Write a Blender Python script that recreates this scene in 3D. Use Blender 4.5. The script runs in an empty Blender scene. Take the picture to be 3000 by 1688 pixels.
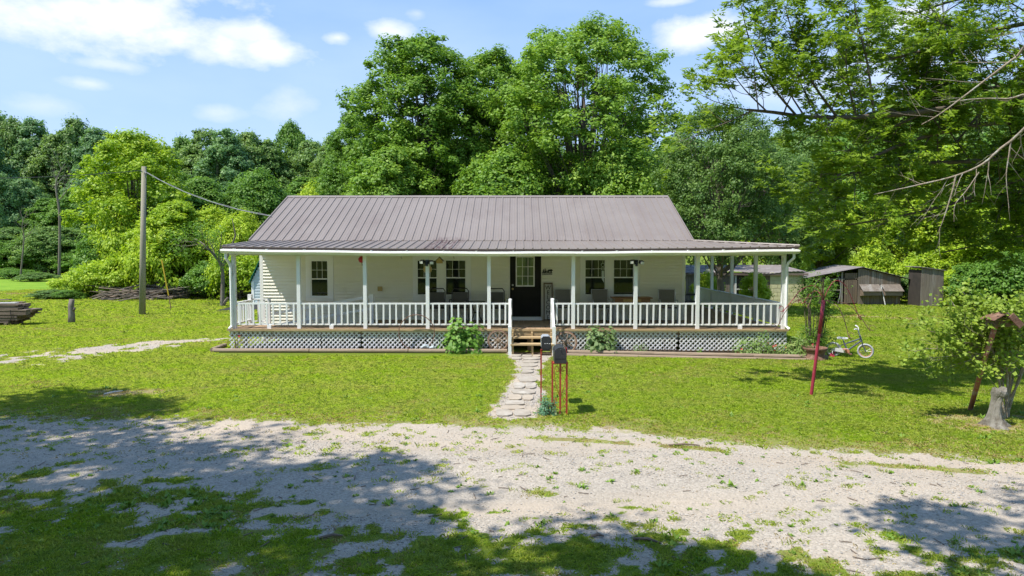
import bpy, bmesh, math, random
import numpy as np
from mathutils import Matrix, Vector, Euler
R = math.radians
scene = bpy.context.scene
C = scene.collection
rng = np.random.default_rng(7)
random.seed(7)

# ------------------------------------------------------------------ camera
CAMZ = 2.5
FPX = 2000.0
cam_d = bpy.data.cameras.new('camera'); cam = bpy.data.objects.new('camera', cam_d); C.objects.link(cam)
cam_d.sensor_width = 36; cam_d.lens = 24; cam_d.clip_start = .1; cam_d.clip_end = 3000
cam.location = (0, 0, CAMZ)
cam.rotation_euler = (math.pi/2 - math.atan(103/FPX), 0, math.atan(14/FPX))
scene.camera = cam
CM = cam.rotation_euler.to_matrix()

def ray(px, py):
    """direction seen at a point of the 3000 px wide photograph"""
    return CM @ Vector(((px-1500)/FPX, -(py-844)/FPX, -1))
def G(px, py, z=0.):
    d = ray(px, py); t = (z-CAMZ)/d.z
    return Vector((d.x*t, d.y*t, z))
def V(px, py, Y):
    d = ray(px, py); t = Y/d.y
    return Vector((d.x*t, Y, CAMZ+d.z*t))

# ------------------------------------------------------------------ world, sun, exposure
SUNV = Vector((-.50, -.27, 1)).normalized()           # towards the sun
EL = math.asin(SUNV.z); AZ = math.atan2(SUNV.x, SUNV.y)
w = bpy.data.worlds.new('World'); scene.world = w; w.use_nodes = True
nt = w.node_tree; nt.nodes.clear()
def N(tree, t, **k):
    n = tree.nodes.new(t)
    for a, b in k.items(): setattr(n, a, b)
    return n
def mth(tree, op, a, b=None, clamp=False):
    n = N(tree, 'ShaderNodeMath', operation=op, use_clamp=clamp)
    for i, x in enumerate((a, b)):
        if x is None: continue
        if isinstance(x, (int, float)): n.inputs[i].default_value = x
        else: tree.links.new(x, n.inputs[i])
    return n.outputs[0]
def mixc(tree, fac, a, b, mode='MIX'):
    n = N(tree, 'ShaderNodeMix', data_type='RGBA', blend_type=mode)
    for s, x in ((n.inputs[0], fac), (n.inputs[6], a), (n.inputs[7], b)):
        if isinstance(x, (int, float)): s.default_value = x
        elif isinstance(x, tuple): s.default_value = (*x[:3], 1)
        else: tree.links.new(x, s)
    return n.outputs[2]
sky = N(nt, 'ShaderNodeTexSky', sky_type='NISHITA', sun_disc=False)
sky.sun_elevation = EL; sky.sun_rotation = AZ % (2*math.pi)
sky.air_density = 1.0; sky.dust_density = .6; sky.ozone_density = 1.6
tc = N(nt, 'ShaderNodeTexCoord'); sep = N(nt, 'ShaderNodeSeparateXYZ'); nt.links.new(tc.outputs['Generated'], sep.inputs[0])
azn = mth(nt, 'ARCTAN2', sep.outputs[0], sep.outputs[1]); eln = mth(nt, 'ARCSINE', sep.outputs[2])
nz = N(nt, 'ShaderNodeTexNoise'); nz.inputs['Scale'].default_value = 11; nz.inputs['Detail'].default_value = 7; nz.inputs['Roughness'].default_value = .6
mp = N(nt, 'ShaderNodeMapping'); mp.inputs['Scale'].default_value = (1, 1, 1.9); nt.links.new(tc.outputs['Generated'], mp.inputs[0]); nt.links.new(mp.outputs[0], nz.inputs['Vector'])
CL = [(330,50,330,95,1.0),(500,105,240,62,.9),(700,95,110,38,.75),(585,152,72,34,.72),(781,146,78,34,.8),(1136,87,66,28,.75),(990,110,40,18,.7),(1223,40,36,18,.4),
      (2095,84,115,40,1.0),(2030,105,90,40,.85),(2690,45,95,36,.8),(330,190,80,18,.42),(262,245,60,16,.42),(845,309,75,44,.38),(635,326,60,22,.36),(1966,3,70,12,.6),
      (2500,230,320,70,.34),(150,308,90,24,.3)]
mask = None
nf = mth(nt, 'MULTIPLY', mth(nt, 'SUBTRACT', nz.outputs[0], .5), 2.6)
for (px, py, hx, hy, op) in CL:
    d = ray(px, py).normalized(); a0 = math.atan2(d.x, d.y); e0 = math.asin(d.z)
    dx = mth(nt, 'DIVIDE', mth(nt, 'SUBTRACT', azn, a0), hx/FPX); dy = mth(nt, 'DIVIDE', mth(nt, 'SUBTRACT', eln, e0), hy/FPX)
    r2 = mth(nt, 'SQRT', mth(nt, 'ADD', mth(nt, 'MULTIPLY', dx, dx), mth(nt, 'MULTIPLY', dy, dy)))
    m = mth(nt, 'MULTIPLY', mth(nt, 'ADD', mth(nt, 'SUBTRACT', 1.15, r2), nf), 1.05, clamp=True)
    m = mth(nt, 'MULTIPLY', m, op)
    mask = m if mask is None else mth(nt, 'MAXIMUM', mask, m)
nz2 = N(nt, 'ShaderNodeTexNoise'); nz2.inputs['Scale'].default_value = 3.2; nz2.inputs['Detail'].default_value = 6
mp2 = N(nt, 'ShaderNodeMapping'); mp2.inputs['Scale'].default_value = (1, 1, 3.2); nt.links.new(tc.outputs['Generated'], mp2.inputs[0]); nt.links.new(mp2.outputs[0], nz2.inputs['Vector'])
thin = mth(nt, 'MULTIPLY', mth(nt, 'SUBTRACT', nz2.outputs[0], .42), 1.5, clamp=True)
low = mth(nt, 'MULTIPLY', mth(nt, 'SUBTRACT', .46, sep.outputs[2]), 1.9, clamp=True)      # paler towards the horizon
veil = mth(nt, 'ADD', mth(nt, 'MULTIPLY', thin, .55), low, clamp=True)
sk = N(nt, 'ShaderNodeVectorMath', operation='SCALE'); sk.inputs[3].default_value = .125; nt.links.new(sky.outputs[0], sk.inputs[0])
base = mixc(nt, .55, sk.outputs[0], (.22, .47, .98))
base = mixc(nt, mth(nt, 'MULTIPLY', veil, .74), base, (.62, .76, 1.0))
nz3 = N(nt, 'ShaderNodeTexNoise'); nz3.inputs['Scale'].default_value = 6; nz3.inputs['Detail'].default_value = 4
nt.links.new(mp.outputs[0], nz3.inputs['Vector'])
cc = mixc(nt, mth(nt, 'MULTIPLY', mth(nt, 'SUBTRACT', nz3.outputs[0], .35), 2.2, clamp=True), (.82, .86, .96), (1.0, .99, .985))
cloud = mixc(nt, mask, base, cc)
bg = N(nt, 'ShaderNodeBackground'); out = N(nt, 'ShaderNodeOutputWorld')
nt.links.new(cloud, bg.inputs[0]); bg.inputs[1].default_value = .86; nt.links.new(bg.outputs[0], out.inputs[0])

sd = bpy.data.lights.new('sun', 'SUN'); sun = bpy.data.objects.new('sun', sd); C.objects.link(sun)
sd.energy = 4.4; sd.angle = R(.55); sd.color = (1, .955, .88)
sun.rotation_euler = (-SUNV).to_track_quat('-Z', 'Y').to_euler(); sun.location = (-20, -10, 40)
vs = scene.view_settings; vs.view_transform = 'Standard'; vs.look = 'None'; vs.exposure = 0.60; vs.gamma = 1; vs.use_curve_mapping = False
scene.render.engine = 'CYCLES'
cy = scene.cycles; cy.max_bounces = 6; cy.diffuse_bounces = 3; cy.glossy_bounces = 3; cy.transmission_bounces = 4; cy.transparent_max_bounces = 6
cy.use_denoising = True; cy.sample_clamp_indirect = 6

# ------------------------------------------------------------------ materials
def M(name, c1, c2=None, scale=6, rough=.75, bump=0., bscale=40, stretch=(1, 1, 1), metallic=0., spec=.4, c3=None, s3=1.3, k3=(.55, .7)):
    m = bpy.data.materials.new(name); m.use_nodes = True; t = m.node_tree; b = t.nodes['Principled BSDF']
    b.inputs['Roughness'].default_value = rough; b.inputs['Metallic'].default_value = metallic; b.inputs['Specular IOR Level'].default_value = spec
    tc = N(t, 'ShaderNodeTexCoord'); mp = N(t, 'ShaderNodeMapping'); mp.inputs['Scale'].default_value = stretch; t.links.new(tc.outputs['Object'], mp.inputs[0])
    if c2 is None: c2 = tuple(x*.82 for x in c1)
    n = N(t, 'ShaderNodeTexNoise'); n.inputs['Scale'].default_value = scale; n.inputs['Detail'].default_value = 6; n.inputs['Roughness'].default_value = .65
    t.links.new(mp.outputs[0], n.inputs['Vector'])
    f = mth(t, 'MULTIPLY', mth(t, 'SUBTRACT', n.outputs[0], .32), 2.7, clamp=True)
    col = mixc(t, f, c1, c2)
    if c3:
        n3 = N(t, 'ShaderNodeTexNoise'); n3.inputs['Scale'].default_value = s3; n3.inputs['Detail'].default_value = 8; n3.inputs['Roughness'].default_value = .7
        t.links.new(mp.outputs[0], n3.inputs['Vector'])
        mr = N(t, 'ShaderNodeMapRange'); mr.inputs[1].default_value = k3[0]; mr.inputs[2].default_value = k3[1]; t.links.new(n3.outputs[0], mr.inputs[0])
        col = mixc(t, mr.outputs[0], col, c3)
    t.links.new(col, b.inputs['Base Color'])
    if bump:
        n2 = N(t, 'ShaderNodeTexNoise'); n2.inputs['Scale'].default_value = bscale; n2.inputs['Detail'].default_value = 4
        t.links.new(mp.outputs[0], n2.inputs['Vector'])
        bp = N(t, 'ShaderNodeBump'); bp.inputs['Strength'].default_value = bump; bp.inputs['Distance'].default_value = .02
        t.links.new(n2.outputs[0], bp.inputs['Height']); t.links.new(bp.outputs[0], b.inputs['Normal'])
    return m
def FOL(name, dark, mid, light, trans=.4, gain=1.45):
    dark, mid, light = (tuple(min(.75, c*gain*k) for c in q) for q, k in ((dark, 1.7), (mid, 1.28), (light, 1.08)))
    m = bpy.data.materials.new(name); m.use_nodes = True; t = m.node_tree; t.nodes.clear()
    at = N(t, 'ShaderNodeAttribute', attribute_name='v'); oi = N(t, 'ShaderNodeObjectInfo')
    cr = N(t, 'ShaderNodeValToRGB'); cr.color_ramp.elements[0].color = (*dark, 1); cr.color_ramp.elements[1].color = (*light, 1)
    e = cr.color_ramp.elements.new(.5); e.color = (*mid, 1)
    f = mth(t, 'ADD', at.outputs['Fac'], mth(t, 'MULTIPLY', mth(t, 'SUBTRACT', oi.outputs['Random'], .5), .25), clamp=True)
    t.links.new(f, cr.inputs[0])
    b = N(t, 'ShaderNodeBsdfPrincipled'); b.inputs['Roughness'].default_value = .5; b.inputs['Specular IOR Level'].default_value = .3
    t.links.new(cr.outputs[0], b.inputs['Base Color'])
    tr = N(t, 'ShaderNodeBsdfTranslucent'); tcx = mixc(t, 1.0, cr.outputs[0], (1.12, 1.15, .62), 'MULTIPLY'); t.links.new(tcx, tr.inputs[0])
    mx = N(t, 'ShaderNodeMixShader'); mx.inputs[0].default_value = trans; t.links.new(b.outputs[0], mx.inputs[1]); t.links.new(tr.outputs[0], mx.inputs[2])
    o = N(t, 'ShaderNodeOutputMaterial'); t.links.new(mx.outputs[0], o.inputs[0])
    return m

m_side = M('vinyl_siding', (.88, .86, .77), (.84, .81, .71), 1.2, .55, .08, 90, c3=(.58, .55, .45), s3=.6, k3=(.62, .85))
m_white = M('white_paint', (.87, .88, .88), (.80, .81, .81), 3, .5, .08, 60, c3=(.55, .53, .49), s3=5, k3=(.66, .82))
m_worn = M('worn_white_paint', (.84, .84, .83), (.76, .76, .74), 5, .6, .1, 60, c3=(.33, .29, .25), s3=7, k3=(.55, .68), stretch=(1, 1, .25))
m_trim = M('window_trim', (.88, .88, .88), (.84, .84, .84), 2, .5)
m_gutter = M('gutter_metal', (.82, .82, .76), (.74, .74, .66), 2, .4, c3=(.50, .50, .38), s3=3, k3=(.58, .8), stretch=(.4, 1, 1))
m_roof = M('brown_roof_metal', (.245, .206, .178), (.21, .174, .148), .8, .48, .03, 30, spec=.5, c3=(.19, .15, .127), s3=.9, k3=(.5, .75), stretch=(1, .35, 1))
def stain(m):
    t = m.node_tree; b = t.nodes['Principled BSDF']; src = b.inputs['Base Color'].links[0].from_socket; tc = N(t, 'ShaderNodeTexCoord'); sp = N(t, 'ShaderNodeSeparateXYZ'); t.links.new(tc.outputs['Object'], sp.inputs[0])
    dx = mth(t, 'ABSOLUTE', mth(t, 'ADD', sp.outputs[0], 1.65)); f = mth(t, 'MULTIPLY', mth(t, 'SUBTRACT', .55, dx), 3., clamp=True)
    g = mth(t, 'MULTIPLY', mth(t, 'SUBTRACT', -.15, sp.outputs[1]), 3., clamp=True)
    n = N(t, 'ShaderNodeTexNoise'); n.inputs['Scale'].default_value = 5; n.inputs['Detail'].default_value = 6; mp = N(t, 'ShaderNodeMapping'); mp.inputs['Scale'].default_value = (4, .35, 1); t.links.new(tc.outputs['Object'], mp.inputs[0]); t.links.new(mp.outputs[0], n.inputs['Vector'])
    h = mth(t, 'MULTIPLY', mth(t, 'SUBTRACT', n.outputs[0], .42), 7., clamp=True)
    t.links.new(mixc(t, mth(t, 'MULTIPLY', mth(t, 'MULTIPLY', f, g), h), src, (.095, .05, .042)), b.inputs['Base Color'])
stain(m_roof)
m_roofdk = M('brown_roof_trim', (.075, .055, .052), (.06, .045, .04), 3, .5)
m_rust = M('rusted_roof_patch', (.10, .055, .045), (.22, .17, .16), 9, .7, stretch=(2.5, .3, 1))
m_deck = M('deck_boards', (.40, .27, .165), (.28, .185, .11), 5, .8, .3, 50, stretch=(1, .15, 1), c3=(.20, .15, .11), s3=2.2, k3=(.52, .72))
m_step = M('step_boards', (.50, .37, .20), (.38, .27, .14), 5, .8, .3, 50, stretch=(.15, 1, 1), c3=(.24, .19, .12), s3=3, k3=(.55, .72))
m_darkback = M('dark_backing', (.055, .045, .038), (.03, .026, .022), 3, .9)  # near-black colour stands in for shade under the porch and inside the shed
m_glass = M('window_glass', (.012, .018, .015), (.006, .010, .009), 1.2, .03, spec=.45)
m_dglass = M('reflection_tinted_glass', (.10, .14, .075), (.07, .10, .06), 2, .04, metallic=.0, spec=1.0)  # green of the mirrored lawn is put into the base colour
m_black = M('black_metal', (.02, .02, .022), (.03, .03, .032), 8, .35, .1, 60)
m_door = M('black_door', (.012, .011, .011), (.02, .019, .018), 4, .5, .1, 80, spec=.15, c3=(.32, .31, .29), s3=7, k3=(.70, .74))
m_letter = M('black_lettering', (.02, .02, .02), None, 5, .8)
m_board = M('weathered_sign_board', (.66, .65, .61), (.52, .51, .48), 4, .9, .3, 40, stretch=(1, 1, .1), c3=(.2, .17, .14), s3=9, k3=(.58, .7))
m_sling = M('grey_sling_fabric', (.21, .20, .185), (.17, .16, .15), 40, .85, .2, 300)
m_slingd = M('dark_grey_sling_fabric', (.13, .122, .115), (.10, .095, .09), 40, .85, .2, 300)
m_cfl = M('light_chair_frame', (.48, .49, .50), (.42, .43, .44), 6, .45, metallic=.3)
m_cfd = M('dark_chair_frame', (.035, .035, .038), (.05, .05, .055), 6, .4)
m_twood = M('table_wood', (.30, .16, .075), (.22, .11, .05), 6, .6, .2, 30, stretch=(.2, 1, 1))
m_brass = M('dull_brass', (.45, .33, .15), None, 9, .4, metallic=.7)
m_steel = M('brushed_steel', (.5, .5, .5), None, 9, .35, metallic=.9)
m_rusty = M('rusty_iron', (.20, .11, .075), (.13, .065, .045), 14, .9, .4, 60, c3=(.34, .22, .16), s3=10, k3=(.5, .7))
m_wheelw = M('wheel_wood', (.32, .24, .17), (.22, .15, .10), 12, .85, .3, 60)
m_log = M('landscape_timber', (.34, .26, .19), (.25, .185, .13), 6, .9, .5, 50, stretch=(.12, 1, 1), c3=(.15, .12, .09), s3=3, k3=(.55, .7))
m_red = M('red_painted_iron', (.42, .06, .035), (.30, .04, .03), 10, .55, .2, 60, c3=(.20, .07, .04), s3=6, k3=(.55, .7))
m_mag = M('crimson_painted_pole', (.34, .035, .065), (.26, .022, .045), 6, .45, .1, 60, c3=(.45, .13, .13), s3=5, k3=(.55, .72))
m_pinkpipe = M('faded_red_pipe', (.40, .17, .13), (.33, .12, .09), 7, .7, .2, 60, c3=(.42, .30, .27), s3=6, k3=(.48, .6))
m_flag = M('bright_red_flag', (.75, .04, .03), None, 5, .4)
m_mbox = M('black_mailbox_metal', (.030, .031, .035), (.045, .047, .052), 6, .38, .15, 50)
m_silver = M('silver_sheet', (.62, .64, .67), (.5, .52, .55), 5, .35, metallic=.4)
m_pole = M('utility_pole_wood', (.34, .31, .24), (.25, .225, .17), 9, .9, .5, 40, stretch=(1, 1, .08), c3=(.22, .24, .11), s3=2.2, k3=(.5, .7))
m_grey = M('weathered_grey_wood', (.215, .178, .14), (.125, .10, .08), 8, .9, .5, 40, stretch=(1, 1, .1), c3=(.30, .28, .25), s3=3, k3=(.52, .7))
m_greyh = M('weathered_grey_planks', (.235, .18, .135), (.14, .105, .08), 8, .9, .5, 40, stretch=(.1, 1, 1), c3=(.12, .09, .07), s3=3, k3=(.52, .7))
m_greyb = M('weathered_brown_wood', (.20, .145, .10), (.12, .09, .065), 8, .9, .5, 40, stretch=(1, 1, .1))
m_bark = M('tree_bark', (.16, .13, .10), (.085, .07, .055), 14, .95, .7, 30, stretch=(1, 1, .35))
m_barkl = M('pale_branch_bark', (.34, .28, .215), (.22, .175, .13), 14, .95, .6, 50, stretch=(1, 1, 1), c3=(.40, .40, .36), s3=9, k3=(.5, .65))
m_stump = M('bleached_stump', (.26, .24, .205), (.15, .135, .11), 9, .9, .9, 30, stretch=(1, 1, .4), c3=(.10, .08, .055), s3=3.4, k3=(.50, .62))
m_block = M('cream_block_paint', (.66, .61, .36), (.56, .52, .30), 2, .9, .2, 40, c3=(.34, .31, .22), s3=1.2, k3=(.52, .75))
m_tin = M('old_tin_roof', (.23, .205, .195), (.17, .145, .135), 2, .85, .1, 30, spec=.2, c3=(.30, .28, .28), s3=1.5, k3=(.5, .7))
m_green = M('green_metal_roof', (.012, .17, .115), (.01, .13, .09), 4, .45)
m_shed = M('pale_blue_lap_siding', (.56, .64, .68), (.48, .55, .58), 5, .7, .2, 40, c3=(.30, .33, .34), s3=6, k3=(.56, .7))
m_tarp = M('black_roofing_sheet', (.015, .015, .014), (.03, .03, .028), 4, .7)
m_yellow = M('yellow_plastic', (.55, .38, .03), (.4, .28, .02), 6, .5)
m_wire = M('grey_cable', (.24, .24, .25), None, 8, .5)
m_wired = M('dark_cable', (.04, .04, .045), None, 8, .6)
m_stone = M('paving_stone', (.40, .35, .28), (.29, .25, .20), 5, .9, .5, 30, c3=(.52, .48, .41), s3=2, k3=(.5, .7))
m_stone2 = M('tan_paving_stone', (.44, .37, .28), (.36, .30, .23), 5, .9, .5, 30)
m_mulch = M('dark_mulch', (.14, .10, .07), (.07, .05, .035), 30, 1, .8, 60, c3=(.25, .19, .13), s3=9, k3=(.5, .7))
m_twig = M('dead_branch', (.22, .165, .12), (.13, .10, .075), 10, .9)
m_pinkf = M('pink_petal', (.75, .12, .13), (.80, .25, .20), 30, .6)
m_redf = M('red_petal', (.60, .02, .04), None, 30, .6)
m_bikew = M('white_bicycle_plastic', (.75, .73, .78), (.68, .66, .72), 9, .4)
m_biker = M('grey_bicycle_tyre', (.38, .39, .42), (.45, .45, .48), 9, .8)
m_bikef = M('slate_bicycle_paint', (.10, .11, .15), (.13, .14, .19), 9, .35)
m_bikep = M('pink_bicycle_plastic', (.70, .06, .16), None, 9, .4)
m_bikes = M('salmon_bicycle_pedal', (.60, .25, .18), None, 9, .4)
m_lwood = M('light_wood', (.50, .34, .14), (.42, .27, .10), 8, .6)
m_lens = M('lamp_lens', (.72, .72, .66), None, 4, .2)
m_plas = M('crumpled_plastic', (.6, .66, .68), (.3, .35, .38), 20, .4)
m_redd = M('red_enamel', (.50, .03, .05), None, 4, .4)
m_foil = M('straw_litter', (.40, .27, .15), (.28, .17, .09), 20, .95)

f_maple = FOL('maple_leaves', (0.045, 0.095, 0.012), (0.115, 0.195, 0.022), (0.235, 0.33, 0.05))
f_pear = FOL('pear_leaves', (0.028, 0.062, 0.014), (0.07, 0.125, 0.024), (0.16, 0.23, 0.06))
f_dark = FOL('forest_leaves', (0.035, 0.065, 0.018), (0.072, 0.12, 0.028), (0.14, 0.2, 0.045), .4, 2.0)
f_mid = FOL('mid_leaves', (0.04, 0.085, 0.014), (0.085, 0.165, 0.022), (0.165, 0.26, 0.04))
f_bright = FOL('bright_leaves', (0.09, 0.15, 0.01), (0.205, 0.28, 0.016), (0.36, 0.43, 0.035))
f_near = FOL('compound_leaves', (0.075, 0.13, 0.01), (0.155, 0.235, 0.016), (0.27, 0.36, 0.04), .45, 1.15)
f_sap = FOL('sapling_leaves', (0.07, 0.115, 0.015), (0.145, 0.205, 0.025), (0.26, 0.325, 0.055))
f_hyd = FOL('broad_leaves', (0.05, 0.12, 0.018), (0.12, 0.22, 0.035), (0.22, 0.33, 0.08), .4, 1.3)
f_hyd2 = FOL('dull_broad_leaves', (0.05, 0.09, 0.035), (0.11, 0.165, 0.06), (0.19, 0.25, 0.11))
f_holly = FOL('holly_leaves', (.02, .06, .03), (.045, .12, .06), (.12, .20, .12), .2)
f_rose = FOL('rose_leaves', (.05, .09, .02), (.12, .19, .05), (.24, .28, .09))
f_grass = FOL('grass_blades', (.13, .22, .012), (.27, .37, .02), (.48, .53, .13), .5, 1.12)
def vary(m):
    t = m.node_tree; cr = [n for n in t.nodes if n.type == 'VALTORGB'][0]; ge = N(t, 'ShaderNodeNewGeometry')
    n1 = N(t, 'ShaderNodeTexNoise'); n1.inputs['Scale'].default_value = .9; n1.inputs['Detail'].default_value = 5; n1.inputs['Roughness'].default_value = .7; t.links.new(ge.outputs['Position'], n1.inputs['Vector'])
    n2 = N(t, 'ShaderNodeTexNoise'); n2.inputs['Scale'].default_value = 6; n2.inputs['Detail'].default_value = 3; t.links.new(ge.outputs['Position'], n2.inputs['Vector'])
    def mr(x, a_, b_):
        q = N(t, 'ShaderNodeMapRange'); q.inputs[1].default_value = a_; q.inputs[2].default_value = b_; t.links.new(x, q.inputs[0]); return q.outputs[0]
    c = mixc(t, mth(t, 'MULTIPLY', mr(n1.outputs[0], .38, .68), .75), cr.outputs[0], (.50, .48, .17))
    c = mixc(t, mth(t, 'MULTIPLY', mr(n2.outputs[0], .50, .72), .55), c, (.15, .27, .03))
    for l in list(t.links):
        if l.from_socket == cr.outputs[0] and l.to_node.type in ('BSDF_PRINCIPLED',) : t.links.new(c, l.to_socket)
        elif l.from_socket == cr.outputs[0] and l.to_node.type == 'MIX' and l.to_socket == l.to_node.inputs[6] and l.to_node.blend_type == 'MULTIPLY': t.links.new(c, l.to_socket)
    return m
vary(f_grass)
f_grassd = FOL('dry_grass_blades', (.18, .14, .05), (.36, .28, .11), (.50, .42, .20), .3, 1.1)
f_weed = FOL('weed_leaves', (0.05, 0.1, 0.014), (0.1, 0.17, 0.022), (0.19, 0.27, 0.05), .3)

# ------------------------------------------------------------------ building helpers
def tag(o, label=None, cat=None, group=None, kind=None):
    if label: o['label'] = label
    if cat: o['category'] = cat
    if group: o['group'] = group
    if kind: o['kind'] = kind
    return o
def thing(name, label, cat, loc=(0, 0, 0), group=None, rz=0):
    o = bpy.data.objects.new(name, None); C.objects.link(o); o.location = loc; o.rotation_euler = (0, 0, rz)
    o.empty_display_size = .2
    return tag(o, label, cat, group)
def wloc(o):
    v = Vector((0, 0, 0))
    while o is not None: v += o.location; o = o.parent
    return v
def copy_tree(o, parent=None):
    c = o.copy(); C.objects.link(c); c.parent = parent
    for ch in list(o.children): copy_tree(ch, c)
    return c
class MB:
    def __init__(s): s.v = []; s.f = []
    def add(s, vs, fs):
        n = len(s.v); s.v += [tuple(x) for x in vs]; s.f += [tuple(i+n for i in f) for f in fs]; return s
    def box(s, x0, x1, y0, y1, z0, z1):
        return s.add([(x0,y0,z0),(x1,y0,z0),(x1,y1,z0),(x0,y1,z0),(x0,y0,z1),(x1,y0,z1),(x1,y1,z1),(x0,y1,z1)],
                     [(3,2,1,0),(4,5,6,7),(0,1,5,4),(1,2,6,5),(2,3,7,6),(3,0,4,7)])
    def bar(s, a, b, w, h=None, up=(0, 0, 1)):
        """square bar from a to b: w across, h along 'up'"""
        h = h or w; a = Vector(a); b = Vector(b); d = (b-a).normalized(); u = Vector(up)
        if abs(d.dot(u)) > .98: u = Vector((0, 1, 0))
        x = d.cross(u).normalized(); y = x.cross(d).normalized(); P = []
        for p in (a, b):
            for sx, sy in ((-1,-1),(1,-1),(1,1),(-1,1)): P.append(p + x*sx*w/2 + y*sy*h/2)
        return s.add(P, [(0,1,2,3),(7,6,5,4),(0,4,5,1),(1,5,6,2),(2,6,7,3),(3,7,4,0)])
    def prism(s, poly, axis, a, b):
        """extrude a 2D polygon; axis 'x': poly=(y,z); 'y': (x,z); 'z': (x,y)"""
        n = len(poly); mk = {'x': lambda p, t: (t, p[0], p[1]), 'y': lambda p, t: (p[0], t, p[1]), 'z': lambda p, t: (p[0], p[1], t)}[axis]
        vs = [mk(p, a) for p in poly] + [mk(p, b) for p in poly]
        return s.add(vs, [tuple(range(n))[::-1], tuple(range(n, 2*n))] + [(i, (i+1) % n, n+(i+1) % n, n+i) for i in range(n)])
    def tube(s, pts, r, n=8, caps=True):
        pts = [Vector(p) for p in pts]; rs = r if hasattr(r, '__len__') else [r]*len(pts); ring = []
        up = Vector((0, 0, 1)); d0 = (pts[1]-pts[0]).normalized()
        if abs(d0.z) > .9: up = Vector((1, 0, 0))
        x = d0.cross(up).normalized()
        for i, p in enumerate(pts):
            d = (pts[min(i+1, len(pts)-1)] - pts[max(i-1, 0)]).normalized()
            x = (x - d*x.dot(d)).normalized(); y = d.cross(x)
            ring.append([p + (x*math.cos(2*math.pi*k/n) + y*math.sin(2*math.pi*k/n))*rs[i] for k in range(n)])
        vs = [q for rr in ring for q in rr]; fs = []
        for i in range(len(pts)-1):
            for k in range(n): fs.append((i*n+k, i*n+(k+1) % n, (i+1)*n+(k+1) % n, (i+1)*n+k))
        if caps: fs += [tuple(range(n))[::-1], tuple((len(pts)-1)*n+k for k in range(n))]
        return s.add(vs, fs)
    def ring(s, c, R_, r, axis='y', n=32, m=6, a0=0, a1=2*math.pi):
        full = abs(a1-a0-2*math.pi) < 1e-6; c = Vector(c)
        e = {'y': (Vector((1,0,0)), Vector((0,0,1))), 'x': (Vector((0,1,0)), Vector((0,0,1))), 'z': (Vector((1,0,0)), Vector((0,1,0)))}[axis] if isinstance(axis, str) else axis
        q = e[0].cross(e[1]); vs = []; cnt = n if full else n+1
        for i in range(cnt):
            a = a0 + (a1-a0)*i/n; o = e[0]*math.cos(a)+e[1]*math.sin(a)
            for k in range(m):
                b = 2*math.pi*k/m; vs.append(c + o*(R_+r*math.cos(b)) + q*r*math.sin(b))
        fs = [(i*m+k, ((i+1) % cnt)*m+k, ((i+1) % cnt)*m+(k+1) % m, i*m+(k+1) % m) for i in range(n) for k in range(m)]
        return s.add(vs, fs)
    def lathe(s, c, prof, n=20):
        c = Vector(c); vs = [(c.x+r*math.cos(2*math.pi*k/n), c.y+r*math.sin(2*math.pi*k/n), c.z+z) for r, z in prof for k in range(n)]
        fs = [(i*n+k, i*n+(k+1) % n, (i+1)*n+(k+1) % n, (i+1)*n+k) for i in range(len(prof)-1) for k in range(n)]
        fs += [tuple(range(n))[::-1], tuple((len(prof)-1)*n+k for k in range(n))]
        return s.add(vs, fs)
    def build(s, name, mat, parent=None, smooth=False):
        """authored in world space; the object is placed at its own base (top level) or in its parent's space"""
        if parent is None:
            a = np.array(s.v); org = Vector(((a[:,0].min()+a[:,0].max())/2, (a[:,1].min()+a[:,1].max())/2, a[:,2].min()))
        else: org = wloc(parent)
        me = bpy.data.meshes.new(name); me.from_pydata([(x-org.x, y-org.y, z-org.z) for x, y, z in s.v], [], s.f)
        me.materials.append(mat)
        if smooth: me.polygons.foreach_set('use_smooth', [True]*len(me.polygons))
        me.update(); o = bpy.data.objects.new(name, me); C.objects.link(o)
        if parent is None: o.location = org
        else: o.parent = parent
        return o
def box(name, mat, parent, *a): return MB().box(*a).build(name, mat, parent)
def fastmesh(name, verts, faces, mat, attr=None, smooth=False):
    """verts (n,3), faces (m,k) numpy"""
    me = bpy.data.meshes.new(name); nv = len(verts); nf, k = faces.shape
    me.vertices.add(nv); me.vertices.foreach_set('co', np.ascontiguousarray(verts, dtype=np.float32).ravel())
    me.loops.add(nf*k); me.loops.foreach_set('vertex_index', np.ascontiguousarray(faces, dtype=np.int32).ravel())
    me.polygons.add(nf); me.polygons.foreach_set('loop_start', np.arange(0, nf*k, k, dtype=np.int32))
    if smooth: me.polygons.foreach_set('use_smooth', np.ones(nf, dtype=bool))
    if attr:
        for an, av in attr.items():
            at = me.attributes.new(an, 'FLOAT', 'POINT'); at.data.foreach_set('value', np.ascontiguousarray(av, dtype=np.float32))
    me.materials.append(mat); me.update(calc_edges=True); me.validate()
    return me
def link(name, me, loc=(0, 0, 0), parent=None, rz=0, sc=None):
    o = bpy.data.objects.new(name, me); C.objects.link(o); o.location = loc; o.parent = parent; o.rotation_euler = (0, 0, rz)
    if sc: o.scale = sc
    return o
def sm(a, b, x): t = np.clip((x-a)/(b-a), 0, 1); return t*t*(3-2*t)
_lat = np.random.default_rng(3).random((256, 256))
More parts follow.
